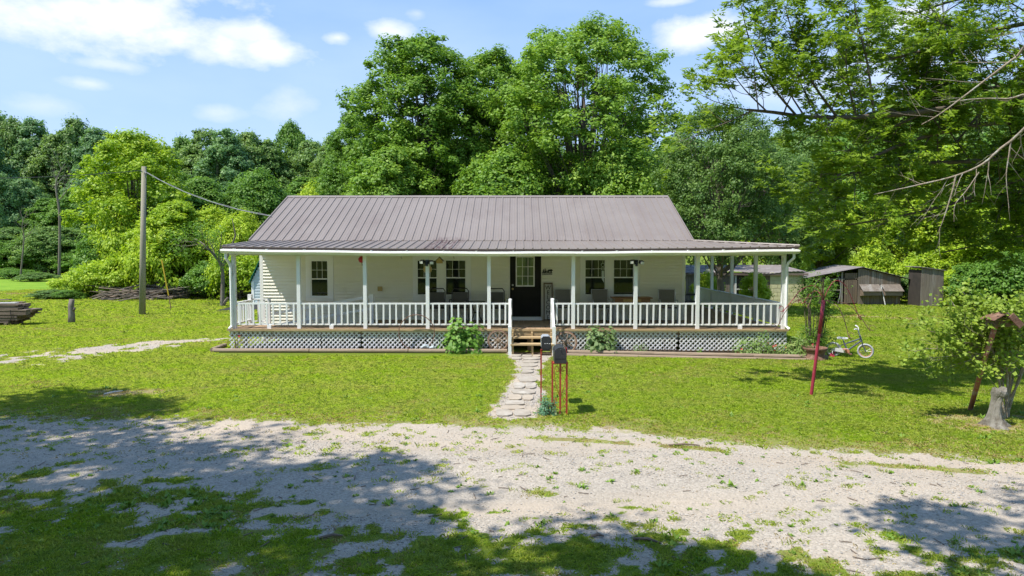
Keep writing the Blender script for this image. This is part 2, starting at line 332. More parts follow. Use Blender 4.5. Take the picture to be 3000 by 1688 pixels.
def vn(x, y, s=1., o=0):
    x = np.asarray(x, float)*s+o*17.3; y = np.asarray(y, float)*s+o*31.7
    xi = np.floor(x).astype(int); yi = np.floor(y).astype(int); fx = x-xi; fy = y-yi
    fx = fx*fx*(3-2*fx); fy = fy*fy*(3-2*fy); a = _lat[xi & 255, yi & 255]; b = _lat[(xi+1) & 255, yi & 255]; c = _lat[xi & 255, (yi+1) & 255]; d = _lat[(xi+1) & 255, (yi+1) & 255]
    return (a*(1-fx)+b*fx)*(1-fy)+(c*(1-fx)+d*fx)*fy
def fbm(x, y, s=1., o=0, n=4): return sum(vn(x, y, s*2**i, o+i)*.5**i for i in range(n))/sum(.5**i for i in range(n))

# ------------------------------------------------------------------ ground
def gz(x, y):
    x = np.asarray(x, float); y = np.asarray(y, float)
    z = -.012*np.clip(x, 0, 9)*sm(10, 17, y)
    z = z + .05*sm(-5, -10, x)*sm(14, 18, y)*0 + .10*np.clip(y-125, 0, 260) + .03*(fbm(x, y, .25, 5)-.5)*sm(22, 30, y)
    z = z + .05*np.clip(-y-30, 0, 100)
    return z + .025*(fbm(x, y, .8, 2)-.5)*sm(11, 10, y) - .02*sm(9.9, 9.5, y)*sm(5.5, 6.2, y)
def gzf(x, y): return float(gz(x, y))
UX = [-60,-14,-7.8,-3.5,0,.9,2.3,3.9,6.15,9,14,60]; UY = [11.6,10.9,10.35,10.1,9.95,9.8,9.45,8.85,8.3,8.0,7.7,6.5]
LX = [-60,-14,-5.2,-3.4,-2.2,0,1.3,2.9,6,14,60]; LY = [8,7.6,6.95,6.5,6.15,5.75,5.45,5.15,4.6,4.0,3.0]
DR = np.array([(-60,12.0),(-20,13.6),(-13.5,15.3),(-11.9,16.1),(-10.8,17.3),(-9.9,18.6),(-8.9,19.4),(-7.9,19.9)])
DW = np.array([1.5, 1.3, 1.2, 1.2, 1.3, 1.15, .7, .2])
WP = [(1500,1035,1618),(1505,1052,1590),(1525,1060,1580),(1524,1075,1572),(1525,1095,1562),(1520,1115,1566),(1500,1135,1575),(1485,1155,1576),(1475,1175,1572),(1462,1200,1560),(1448,1222,1556)]
def masks(x, y):
    x = np.asarray(x, float); y = np.asarray(y, float)
    n1 = fbm(x, y, .9, 11)-.5; n2 = fbm(x, y, 3.2, 21)-.5; n3 = fbm(x*.7, y, 1.6, 31)-.5
    u = np.interp(x, UX, UY); l = np.interp(x, LX, LY)
    top = sm(-.25, .40, u-y+.55*n1+.75*n2+.35*n3)
    nfv = fbm(x, y, 6.5, 91, 3)-.5
    bot = sm(-.09, .10, .42*(y-l-.05)+1.25*nfv+.75*n2+.5*n1)
    bot = np.maximum(bot, .85*sm(.05, .16, n1*.5+.8*n2+.9*nfv)*sm(-2.2, -.4, y-l))
    g = top*bot
    # grass tufts in the lane: a strip along the middle and thin scatter
    strip = sm(.16, .02, np.abs(y-(u-.72-.10*n1)))*sm(-.02, .12, n1+.25*n2+.06)*sm(-.5, .8, x)
    edge = sm(.85, .0, u-y)*sm(.02, .16, n2+.1*n1)*.8
    tuft = sm(.17, .24, fbm(x, y, 2.6, 41)-.5)*sm(-.25, .2, n1)*.8
    g = g*(1-np.clip(np.maximum(np.maximum(strip, edge*.8), tuft), 0, 1))
    # drive on the left
    d = np.full(x.shape, 9.)
    for i in range(len(DR)-1):
        a = DR[i]; b = DR[i+1]; ab = b-a; t = np.clip(((x-a[0])*ab[0]+(y-a[1])*ab[1])/ab.dot(ab), 0, 1)
        dd = np.hypot(x-a[0]-t*ab[0], y-a[1]-t*ab[1])/(DW[i]*(1-t)+DW[i+1]*t); d = np.minimum(d, dd)
    drv = sm(1.05, .45, d+1.3*n1+1.4*n2)*(1-.6*sm(.06,.18,n2+.4*n3))
    g = np.maximum(g, drv)
    pv = path_d(x, y); g = np.maximum(g, sm(.20, .02, pv+.35*n2))
    # bare / dry ground
    dry = np.zeros(x.shape)
    for (cx, cy, rx, ry, s) in SPOTS: dry = np.maximum(dry, s*sm(1.1, .35, np.hypot((x-cx)/rx, (y-cy)/ry)+1.1*n2+.7*n1))
    dry = np.maximum(dry, .55*sm(.5, .0, pv+.5*n2)); dry = np.maximum(dry, .6*sm(.9, .2, y-u+.0*x+1.3*n2)*sm(-.6, -.1, y-u))
    dry = np.maximum(dry, .75*sm(.8, -.1, np.abs(y-u))*sm(-2.2, -.8, x)*sm(3.2, 1.6, x))
    dry = np.maximum(dry, .35*sm(.05, .24, n1+.4*n3)); dry = np.maximum(dry, .85*strip); dry = np.maximum(dry, .55*sm(-.02, .20, n3+.5*n2)*(y < l+2)); dry = np.maximum(dry, .5*bot*0+.55*sm(.0, .16, n2+.3*n1)*sm(l+.8, l-.2, y)*(y < l+1))
    return g, np.clip(dry, 0, 1)
_wp = []
for a, y_, b in WP:
    p = G(a, y_); q = G(b, y_); _wp.append((p.x, q.x, p.y))
_wp.sort(key=lambda t: t[2])
def path_d(x, y):
    ys = [t[2] for t in _wp]; xl = np.interp(y, ys, [t[0] for t in _wp]); xr = np.interp(y, ys, [t[1] for t in _wp])
    return np.maximum(np.maximum(xl-x, x-xr), np.maximum(ys[0]-y, y-17.0))
SPOTS = []
for (px, py, rx, ry, s) in [(380,1150,1.0,.35,.9),(330,1160,.6,.3,.8),(1780,1255,.6,.25,.9),(2840,1225,1.4,.5,.9),(2921,1250,.8,.4,.9),(2500,920,2.4,1.0,.85),(2650,925,2.0,1.0,.8),(60,860,4,1.5,.9),(120,965,2.2,.8,.6),(250,940,1.4,.6,.5),(650,1000,2.0,.9,.55),(2390,1060,.7,.4,.6),(1560,1215,.5,.35,.9),(2950,1150,.8,.4,.5),(1400,1070,.8,.5,.4),(2200,1255,1.2,.25,.3)]:
    p = G(px, py); SPOTS.append((p.x, p.y, rx, ry, s))

def axis_lines(segs):
    out = []
    for a, b, st in segs:
        n = max(1, int(round((b-a)/st))); out += list(a+(b-a)*np.arange(n)/n)
    return np.array(out+[segs[-1][1]])
gx = axis_lines([(-900,-200,100),(-200,-60,14),(-60,-20,1.6),(-20,-13,.3),(-13,13,.085),(13,22,.3),(22,60,1.6),(60,200,14),(200,900,100)])
gy = axis_lines([(-900,-200,100),(-200,-30,17),(-30,-2,2),(-2,3.5,.5),(3.5,12,.075),(12,20,.13),(20,40,.35),(40,90,1.6),(90,160,4),(160,500,20),(500,1000,100)])
X, Y = np.meshgrid(gx, gy); g_, d_ = masks(X, Y)
g_ = np.where((np.abs(X) > 60) | (Y < -2), g_*0, g_)
fld = sm(42, 46, Y+.02*X)*sm(-6, -12, X)                 # crop field beyond the yard on the left
fine = .012*(fbm(X, Y, 5.5, 51)-.5)*sm(14, 10, Y)*sm(3, 4, Y)*sm(14, 12, np.abs(X))
Z = gz(X, Y)+fine
def gmat():
    m = bpy.data.materials.new('ground_cover'); m.use_nodes = True; t = m.node_tree; b = t.nodes['Principled BSDF']
    b.inputs['Roughness'].default_value = .95; b.inputs['Specular IOR Level'].default_value = .15
    tc = N(t, 'ShaderNodeTexCoord'); co = tc.outputs['Object']
    def nz(s, d=5, r=.65, st=None):
        n = N(t, 'ShaderNodeTexNoise'); n.inputs['Scale'].default_value = s; n.inputs['Detail'].default_value = d; n.inputs['Roughness'].default_value = r
        if st:
            mp = N(t, 'ShaderNodeMapping'); mp.inputs['Scale'].default_value = st; t.links.new(co, mp.inputs[0]); t.links.new(mp.outputs[0], n.inputs['Vector'])
        else: t.links.new(co, n.inputs['Vector'])
        return n.outputs[0]
    def st(x, a, b_):
        n = N(t, 'ShaderNodeMapRange'); n.inputs[1].default_value = a; n.inputs[2].default_value = b_; t.links.new(x, n.inputs[0]); return n.outputs[0]
    A = lambda n: N(t, 'ShaderNodeAttribute', attribute_name=n).outputs['Fac']
    big = nz(.35, 4); med = nz(2.2, 5); fin = nz(28, 4); vf = nz(110, 3)
    gr = mixc(t, st(big, .3, .7), (.105, .165, .012), (.15, .215, .016))
    gr = mixc(t, st(med, .4, .72), gr, (.19, .22, .035))
    gr = mixc(t, st(fin, .45, .75), gr, (.075, .11, .01))
    fl = mixc(t, st(nz(.8, 6), .35, .65), (.13, .25, .018), (.22, .34, .03)); gr = mixc(t, A('field'), gr, fl)
    dr = mixc(t, st(fin, .35, .7), (.34, .25, .13), (.20, .14, .07))
    dr = mixc(t, st(med, .4, .6), dr, (.30, .27, .11))
    soil = mixc(t, mth(t, 'MULTIPLY', A('dry'), st(mth(t, 'ADD', fin, A('dry')), .75, 1.25)), gr, dr)
    vor = N(t, 'ShaderNodeTexVoronoi'); vor.inputs['Scale'].default_value = 48; t.links.new(co, vor.inputs['Vector'])
    sp = N(t, 'ShaderNodeSeparateColor'); t.links.new(vor.outputs['Color'], sp.inputs[0])
    st_c = mixc(t, sp.outputs[0], (.24, .22, .19), (.48, .435, .37))
    dust = mixc(t, st(nz(1.1, 6, .6, (.4, 1, 1)), .35, .7), (.48, .395, .30), (.355, .30, .235))
    rut = st(nz(.55, 5, .6, (.22, 1.3, 1)), .42, .62)
    gv = mixc(t, mth(t, 'MULTIPLY', mth(t, 'SUBTRACT', 1.15, rut, clamp=True), st(vf, .3, .6)), dust, st_c)
    gv = mixc(t, st(vf, .60, .78), gv, (.16, .145, .125))
    gm = st(mth(t, 'ADD', A('gravel'), mth(t, 'MULTIPLY', mth(t, 'SUBTRACT', fin, .5), .9)), .38, .62)
    t.links.new(mixc(t, gm, soil, gv), b.inputs['Base Color'])
    hgt = mth(t, 'ADD', mth(t, 'MULTIPLY', vor.outputs['Distance'], -1.0), mth(t, 'MULTIPLY', fin, 1.2))
    bp = N(t, 'ShaderNodeBump'); bp.inputs['Strength'].default_value = .55; bp.inputs['Distance'].default_value = .015; t.links.new(hgt, bp.inputs['Height']); t.links.new(bp.outputs[0], b.inputs['Normal'])
    return m
m_ground = gmat()
nx, ny = len(gx), len(gy); idx = np.arange(nx*ny).reshape(ny, nx)
F = np.stack([idx[:-1,:-1].ravel(), idx[:-1,1:].ravel(), idx[1:,1:].ravel(), idx[1:,:-1].ravel()], 1)
VV = np.stack([X.ravel(), Y.ravel(), Z.ravel()], 1)
cxm = VV[F].mean(1); u_ = np.interp(cxm[:,0], UX, UY); l_ = np.interp(cxm[:,0], LX, LY)
road = (cxm[:,1] < u_) & (cxm[:,1] > l_-.2) & (np.abs(cxm[:,0]) < 60)
field = (fld.ravel()[F].mean(1) > .5) & (cxm[:,1] < 90) & (cxm[:,0] > -200)
def gpart(name, sel):
    f = F[sel]; us, inv = np.unique(f, return_inverse=True)
    me = fastmesh(name, VV[us], inv.reshape(-1, 4), m_ground, {'gravel': g_.ravel()[us], 'dry': d_.ravel()[us], 'field': fld.ravel()[us]}, True)
    return tag(link(name, me), kind='structure')
tag(gpart('ground', ~road & ~field), 'green mown yard grass around the white farmhouse')
tag(gpart('road', road), 'pale gravel lane crossing in front of the house')
tag(gpart('field', field), 'bright green crop field beyond the yard on the left')

# scattering as one uncountable mass
def scatter(name, protos, pts, rot, scl, pick, label, cat):
    me = bpy.data.meshes.new(name); me.from_pydata([], [], []); me.vertices.add(len(pts)); me.vertices.foreach_set('co', pts.astype(np.float32).ravel())
    for an, av, ty in (('rot', rot, 'FLOAT'), ('scl', scl, 'FLOAT'), ('pick', pick, 'INT')):
        at = me.attributes.new(an, ty, 'POINT'); at.data.foreach_set('value', av.astype(np.float32 if ty == 'FLOAT' else np.int32))
    me.update(); o = bpy.data.objects.new(name, me); C.objects.link(o)
    col = bpy.data.collections.new(name+'_kinds')
    for i, pm in enumerate(protos):
        po = bpy.data.objects.new('%s_kind_%02d' % (name, i), pm); col.objects.link(po)
    ng = bpy.data.node_groups.new(name, 'GeometryNodeTree')
    ng.interface.new_socket('Geometry', in_out='INPUT', socket_type='NodeSocketGeometry'); ng.interface.new_socket('Geometry', in_out='OUTPUT', socket_type='NodeSocketGeometry')
    gi = N(ng, 'NodeGroupInput'); go = N(ng, 'NodeGroupOutput'); ci = N(ng, 'GeometryNodeCollectionInfo'); ci.inputs[0].default_value = col; ci.inputs[1].default_value = True; ci.inputs[2].default_value = True
    mtp = N(ng, 'GeometryNodeMeshToPoints'); ip = N(ng, 'GeometryNodeInstanceOnPoints')
    def na(n_, ty):
        q = N(ng, 'GeometryNodeInputNamedAttribute', data_type=ty); q.inputs[0].default_value = n_; return q.outputs[0]
    cxyz = N(ng, 'ShaderNodeCombineXYZ'); ng.links.new(na('rot', 'FLOAT'), cxyz.inputs[2])
    ng.links.new(gi.outputs[0], mtp.inputs[0]); ng.links.new(mtp.outputs[0], ip.inputs['Points']); ng.links.new(ci.outputs[0], ip.inputs['Instance'])
    ip.inputs['Pick Instance'].default_value = True; ng.links.new(na('pick', 'INT'), ip.inputs['Instance Index'])
    e2r = N(ng, 'FunctionNodeEulerToRotation'); ng.links.new(cxyz.outputs[0], e2r.inputs[0]); ng.links.new(e2r.outputs[0], ip.inputs['Rotation'])
    ng.links.new(na('scl', 'FLOAT'), ip.inputs['Scale']); ng.links.new(ip.outputs[0], go.inputs[0])
    md = o.modifiers.new('scatter', 'NODES'); md.node_group = ng
    tag(o, label, cat, kind='stuff'); return o
def leafcards(c, nrm, size, aspect=.6, v=None, tang=None, fold=.12):
    """one 4-corner leaf per centre"""
    n = len(c); nrm = nrm/np.linalg.norm(nrm, axis=1, keepdims=True)
    r = rng.normal(size=(n, 3)) if tang is None else tang
    t = r-nrm*(r*nrm).sum(1, keepdims=True); t /= np.linalg.norm(t, axis=1, keepdims=True)+1e-9; b = np.cross(nrm, t)
    s = np.broadcast_to(size, (n,))[:, None]
    P = np.stack([c-t*s*.5, c+b*s*aspect*.5-t*s*.05-nrm*s*fold, c+t*s*.5-nrm*s*fold*.6, c-b*s*aspect*.5-t*s*.05-nrm*s*fold], 1).reshape(-1, 3)
    Fc = np.arange(n*4).reshape(n, 4); vv = np.repeat(v if v is not None else rng.random(n), 4)
    return P, Fc, vv
def leafmesh(name, mat, c, nrm, size, aspect=.6, v=None, tang=None):
    P, Fc, vv = leafcards(c, nrm, size, aspect, v, tang); return fastmesh(name, P, Fc, mat, {'v': vv})
def tuftmesh(name, mat, n, rad, h, wd, lean=.5, seed=0):
    r = np.random.default_rng(seed); a = r.random(n)*2*np.pi; rr = np.sqrt(r.random(n))*rad
    base = np.stack([rr*np.cos(a), rr*np.sin(a), np.full(n, -.004)], 1); hh = h*(.55+.7*r.random(n)); b = r.random(n)*2*np.pi
    ld = np.stack([np.cos(b), np.sin(b), np.zeros(n)], 1); k = (lean*(.25+r.random(n)))[:, None]*hh[:, None]
    sd_ = np.stack([-np.sin(b), np.cos(b), np.zeros(n)], 1)*wd*.5*(.7+.6*r.random(n))[:, None]
    mid = base+ld*k*.35+np.array([0,0,1.])*hh[:, None]*.6; tip = base+ld*k+np.array([0,0,1.])*hh[:, None]*(1-.25*k/hh[:, None])
    P = np.stack([base-sd_, base+sd_, mid+sd_*.8, tip, mid-sd_*.8], 1).reshape(-1, 3)
    i = np.arange(n)*5; Fq = np.stack([i, i+1, i+2, i+3, i+4], 1)
    return fastmesh(name, P, Fq, mat, {'v': np.repeat(np.clip(r.normal(.5, .22, n), 0, 1), 5)})
def scat_pts(x0, x1, y0, y1, dens):
    n = int((x1-x0)*(y1-y0)*dens); return x0+(x1-x0)*rng.random(n), y0+(y1-y0)*rng.random(n)
def infr(x, y, m=2.6): return np.abs(x) < .765*y+m
def clear_zone(x, y):
    ok = ~((y > 17.05) & (y < 26.2) & (x > -7.5) & (x < 6.95))
    ok &= ~((y > 16.4-.05*x*0) & (y <= 17.4) & (x > -7.5) & (x < 7.2))
    return ok
tk = [tuftmesh('grass_tuft_mesh', f_grass, 20, .08, .034, .0075, 1.5, i) for i in range(4)] + [tuftmesh('tall_grass_tuft_mesh', f_grass, 14, .07, .065, .008, .9, 9), tuftmesh('dry_grass_tuft_mesh', f_grassd, 14, .08, .032, .007, 1.1, 10)]
bx = []; 
for (x0, x1, y0, y1, dens, s) in ((-9, 9, 3.4, 8.2, 330, .72), (-12, 12, 8.2, 12.5, 330, .85), (-16, 16, 12.5, 17.5, 220, 1.05), (-23, 23, 17.5, 26, 100, 1.4), (-33, 33, 26, 46, 36, 2.1)):
    x, y = scat_pts(x0, x1, y0, y1, dens); k = infr(x, y) & clear_zone(x, y); x = x[k]; y = y[k]; g, d = masks(x, y)
    k = rng.random(len(x)) > np.clip(g*1.25, 0, 1-.035*(y < 12)); x = x[k]; y = y[k]; d = d[k]; k = rng.random(len(x)) > .72*d; x = x[k]; y = y[k]; d = d[k]
    k = path_d(x, y) > .03; x = x[k]; y = y[k]; d = d[k]
    pk = np.where(rng.random(len(x)) < .03+.75*d, 5, np.where(rng.random(len(x)) < np.where(y < 8, .16, .03), 4, rng.integers(0, 4, len(x))))
    hv = .75+.5*fbm(x, y, .9, 61); bx.append((x, y, s*hv*(.8+.4*rng.random(len(x))), pk))
x, y, s, pk = (np.concatenate([b[i] for b in bx]) for i in range(4))
scatter('lawn_grass', tk, np.stack([x, y, gz(x, y)], 1), rng.random(len(x))*6.28, s, pk, 'short mown grass blades covering the yard and lane verge', 'grass')
# gravel stones
def rockmesh(seed, mat):
    r = random.Random(seed); bm = bmesh.new(); bmesh.ops.create_icosphere(bm, subdivisions=1, radius=.5)
    for v_ in bm.verts: v_.co *= .75+.5*r.random(); v_.co.z *= .6
    me = bpy.data.meshes.new('gravel_mesh'); bm.to_mesh(me); bm.free(); me.materials.append(mat); return me
m_g1 = M('pale_gravel', (.48, .435, .37), (.36, .325, .28), 3, .9); m_g2 = M('grey_gravel', (.33, .32, .30), (.22, .21, .20), 3, .9); m_g3 = M('tan_gravel', (.42, .34, .255), (.36, .29, .21), 3, .9)
rk = [rockmesh(i, [m_g1, m_g1, m_g2, m_g3][i % 4]) for i in range(6)]
x, y = scat_pts(-9, 9, 4, 12, 800); k = infr(x, y, .3); x = x[k]; y = y[k]; g, d = masks(x, y)
rut = fbm(x*.22, y*1.3, .8, 71); k = rng.random(len(x)) < g*(.18+1.2*sm(.40, .60, rut))*np.clip(8.5/y, .4, 1.3)*.8; x = x[k]; y = y[k]
x2, y2 = scat_pts(-18, 3, 10, 21, 90); k = clear_zone(x2, y2) & infr(x2, y2); x2 = x2[k]; y2 = y2[k]; g2, _ = masks(x2, y2); k = rng.random(len(x2)) < g2*.8; x = np.append(x, x2[k]); y = np.append(y, y2[k])
s = .010+.018*rng.random(len(x))**3; s = s*np.where(y > 10, 1.5, 1)
scatter('gravel', rk, np.stack([x, y, gz(x, y)+s*.12], 1), rng.random(len(x))*6.28, s, rng.integers(0, 6, len(x)), 'loose pale limestone gravel on the lane, drive and path', 'gravel')
# broad leaved weeds
def weedmesh(seed, n, L, asp):
    r = np.random.default_rng(seed); a = r.random(n)*6.28; el = .25+.8*r.random(n); d = np.stack([np.cos(a)*np.cos(el), np.sin(a)*np.cos(el), np.sin(el)], 1)
    s = L*(.6+.6*r.random(n)); c = d*s[:, None]*.5+np.stack([(r.random(n)-.5)*L*1.2, (r.random(n)-.5)*L*1.2, np.zeros(n)], 1)
    nr = np.cross(d, np.stack([-np.sin(a), np.cos(a), 0*a], 1)); nr *= np.sign(nr[:, 2:3]+1e-6)
    P, Fc, vv = leafcards(c, nr, s, asp, np.clip(r.normal(.5, .22, n), 0, 1), d); return fastmesh('weed_mesh', P, Fc, f_weed, {'v': vv})
wk = [weedmesh(0, 14, .045, .75), weedmesh(1, 16, .05, .7), weedmesh(2, 12, .10, .38), weedmesh(3, 20, .035, .9)]
x, y = scat_pts(-8, 8, 4, 12.5, 110); k = infr(x, y, .3); x = x[k]; y = y[k]; g, d = masks(x, y); l = np.interp(x, LX, LY)
k = (rng.random(len(x)) < (1-g)*sm(.48, .62, fbm(x, y, 1.3, 81))*np.where(y < l+.9, 1.3, .10)); x = x[k]; y = y[k]
x2, y2 = scat_pts(-6, 6, 5, 10, 5); g2, _ = masks(x2, y2); k = (g2 > .6); x = np.append(x, x2[k]); y = np.append(y, y2[k])
scatter('weeds', wk, np.stack([x, y, gz(x, y)], 1), rng.random(len(x))*6.28, .35+.65*rng.random(len(x))**2, rng.integers(0, 4, len(x)), 'low broad leaved weeds and clover in the verge', 'weeds')
# twigs / bark litter
lb = MB()
for i in range(120):
    yy = 5+5.5*random.random(); xx = (random.random()*2-1)*.75*yy; a = random.random()*3.1; L = .02+.05*random.random(); z = gzf(xx, yy)+.006
    lb.bar((xx-math.cos(a)*L, yy-math.sin(a)*L, z), (xx+math.cos(a)*L, yy+math.sin(a)*L, z+.006), .008, .005)
tag(lb.build('litter', m_twig), 'scattered bits of bark and dead leaves on the gravel', 'litter', kind='stuff')
# ------------------------------------------------------------------ house
YF, YW, YB, YR, ZD = 17.30, 19.70, 25.64, 22.67, .56
XL, XR = -7.42, 4.84
house = thing('farmhouse', 'white clapboard house with brown metal roof and wraparound porch', 'house', (-.3, 19.7, 0))
def hb(name, mat, *a, parent=None): return MB().box(*a).build(name, mat, parent or house)
# walls
wall = MB()
wall.box(XL+.05, XR-.05, YW+.004, YW+.12, .0, 2.84); wall = wall.build('front_wall', m_side, house)
CH = .0925
opens = [(-6.105, -5.295, 1.09, 3), (-3.005, -1.315, 1.09, 3), (-.245, .75, 0, 3), (1.825, 3.555, 1.09, 3)]
def course(parent, segs, z, plane='y', pos=YW, out=-1):
    for a, b in segs:
        if b-a < .02: continue
        pf = [(pos+out*.010, z), (pos+out*.034, z+.004), (pos+out*.030, z+.016), (pos+out*.004, z+CH), (pos, z+CH), (pos, z)]
        mb = MB()
        if plane == 'y': mb.prism(pf, 'x', a, b)
        else: mb.prism(pf, 'y', a, b)
        mb.build('siding_board', m_side, parent)
z = .10
while z < 2.50:
    segs = [(XL+.09, XR-.08)]
    for (a, b, z0, z1) in opens:
        if z+CH > z0:
            ns = []
            for s0, s1 in segs:
                if a > s0 and b < s1: ns += [(s0, a), (b, s1)]
                else: ns.append((s0, s1))
            segs = ns
    if z < ZD-.09: segs = [(XL+.09, -4.0)]
    course(wall, segs, z); z += CH
for side, X0, s in (('left', XL, -1), ('right', XR, 1)):
    sw = MB().prism([(YW+.01, 0), (YB, 0), (YB, 2.92), (YR, 4.28), (YW+.01, 2.92)], 'x', X0-.05*s-.05, X0-.05*s+.05).build('side_wall', m_side, house)
    z = .1
    while z < 4.1:
        if z < 2.85: a, b = YW+.1, YB
        else:
            k = (z+CH-2.9)/(4.28-2.9); a = YW+k*(YR-YW)+.1; b = YB-k*(YB-YR)-.1
        if b-a > .2:
            pf = [(X0+s*.018, z), (X0+s*.018, z+.008), (X0+s*.004, z+CH), (X0, z+CH), (X0, z)]
            MB().prism(pf, 'y', a, b).build('siding_board', m_side, sw)
        z += CH
hb('back_wall', m_side, XL+.05, XR-.05, YB-.1, YB, 0, 2.9)
for x0, x1 in ((XL-.012, XL+.085), (XR-.08, XR+.012)): hb('corner_trim', m_trim, x0, x1, YW-.024, YW+.08, .3, 2.5)
hb('foundation', m_darkback, XL+.1, XR-.1, YW+.03, YW+.06, -.2, .2)  # coloured dark to stand for the unlit space under the deck
hb('porch_ceiling', m_white, -7.3, 6.75, YF+.2, YW-.02, 2.475, 2.495)
hb('porch_ceiling', m_white, XR+.03, 6.75, YW-.018, 26.0, 2.475, 2.495)

# windows
def window(cx0, cx1, cz0, panes, zt, zm, zb):
    m = MB(); d = .03
    # casing boards round and between the panes
    m.box(cx0, cx1, YW-d, YW, zt+.06, 2.46); m.box(cx0, cx1, YW-d-.008, YW, cz0, zb-.055)
    xs = [cx0]+[e for p in panes for e in (p[0]-.045, p[1]+.045)]+[cx1]
    for i in range(0, len(xs), 2): m.box(xs[i], xs[i+1], YW-d, YW, zb-.055, zt+.06)
    wn = m.build('window', m_trim, house)
    MB().box(cx0-.01, cx1+.01, YW-.055, YW-.032, zb-.075, zb-.055).build('sill', m_trim, wn)
    for a, b in panes:
        f = MB(); t = .045
        for (x0, x1, z0, z1) in ((a-t, a, zb-.055, zt+.06), (b, b+t, zb-.055, zt+.06), (a, b, zt, zt+.06), (a, b, zb-.055, zb), (a, b, zm-.014, zm+.018)): f.box(x0, x1, YW-.02, YW+.005, z0, z1)
        f.build('sash', m_white, wn)
        MB().box(a, b, YW+.001, YW+.004, zm+.018, zt).build('pane', m_glass, wn)
        MB().box(a, b, YW-.009, YW-.006, zb, zm-.014).build('pane', m_glass, wn)
        g = MB(); w_ = .0045
        for k in (1, 2): x = a+(b-a)*k/3; g.box(x-w_, x+w_, YW-.004, YW, zm+.018, zt)
        zc = (zt+zm)/2; g.box(a, b, YW-.005, YW-.001, zc-w_, zc+w_)
        g.build('muntin', m_trim, wn)
window(-6.10, -5.30, 1.10, [(-5.93, -5.475)], 2.26, 1.745, 1.26)
window(-3.00, -1.32, 1.10, [(-2.86, -2.315), (-2.04, -1.486)], 2.275, 1.78, 1.30)
window(1.83, 3.55, 1.10, [(1.98, 2.535), (2.80, 3.35)], 2.29, 1.79, 1.31)
# door
door = MB().box(-.195, -.03, YW-.03, YW, .66, 2.45).box(.515, .70, YW-.03, YW, .66, 2.45).box(-.03, .515, YW-.03, YW, .66, 1.53).box(-.03, .515, YW-.03, YW, 2.40, 2.45)
for x0, x1, z0, z1 in ((-.09, .20, .80, 1.38), (.30, .59, .80, 1.38)):
    for q in ((x0, x1, z0, z0+.02), (x0, x1, z1-.02, z1), (x0, x0+.02, z0+.02, z1-.02), (x1-.02, x1, z0+.02, z1-.02)): door.box(q[0], q[1], YW-.036, YW-.03, q[2], q[3])
door = door.build('door', m_door, house)
f = MB()
for a in ((-.03, .0, 1.53, 2.40), (.485, .515, 1.53, 2.40), (.0, .485, 1.53, 1.56), (.0, .485, 2.37, 2.40)): f.box(a[0], a[1], YW-.045, YW-.01, a[2], a[3])
for k in (1, 2):
    x = .485*k/3; f.box(x-.007, x+.007, YW-.042, YW-.015, 1.56, 2.37); z = 1.56+.81*k/3; f.box(.0, .485, YW-.0425, YW-.0155, z-.007, z+.007)
f.build('door_window_frame', m_trim, door)
for i in range(3):
    for j in range(3): MB().box(.485*i/3+.008, .485*(i+1)/3-.008, YW-.025, YW-.02, 1.56+.27*j+.008, 1.56+.27*(j+1)-.008).build('pane', m_dglass, door)
MB().lathe((0, 0, 0), [(.012, 0), (.03, .01), (.033, .025), (.024, .04)], 14).build('door_knob', m_brass, door).matrix_basis = Matrix.Translation((-.115+.3, -.03, 1.46)) @ Matrix.Rotation(math.pi/2, 4, 'X') @ Matrix.Translation((-.3, 19.7, 0)).inverted() @ Matrix.Translation((-.3, 19.7, 0))
MB().lathe((-.3, 19.7, 0), [(.026, 0), (.028, .012), (.02, .018)], 14).build('deadbolt', m_steel, door).matrix_basis = Matrix.Translation((-.115+.3, -.03, 1.57)) @ Matrix.Rotation(math.pi/2, 4, 'X')
for o in [o for o in door.children if o.name.startswith('door_knob')]:
    me = o.data; me.transform(Matrix.Translation((-.3, 19.7, 0)))    # back to its own centre
hb('door_threshold', m_trim, -.22, .725, YW-.10, YW-.002, ZD, .655)
df = MB(); df.box(-.243, -.2, YW-.022, YW, .655, 2.47); df.box(.705, .748, YW-.022, YW, .655, 2.47); df.build('door_frame', m_side, house)

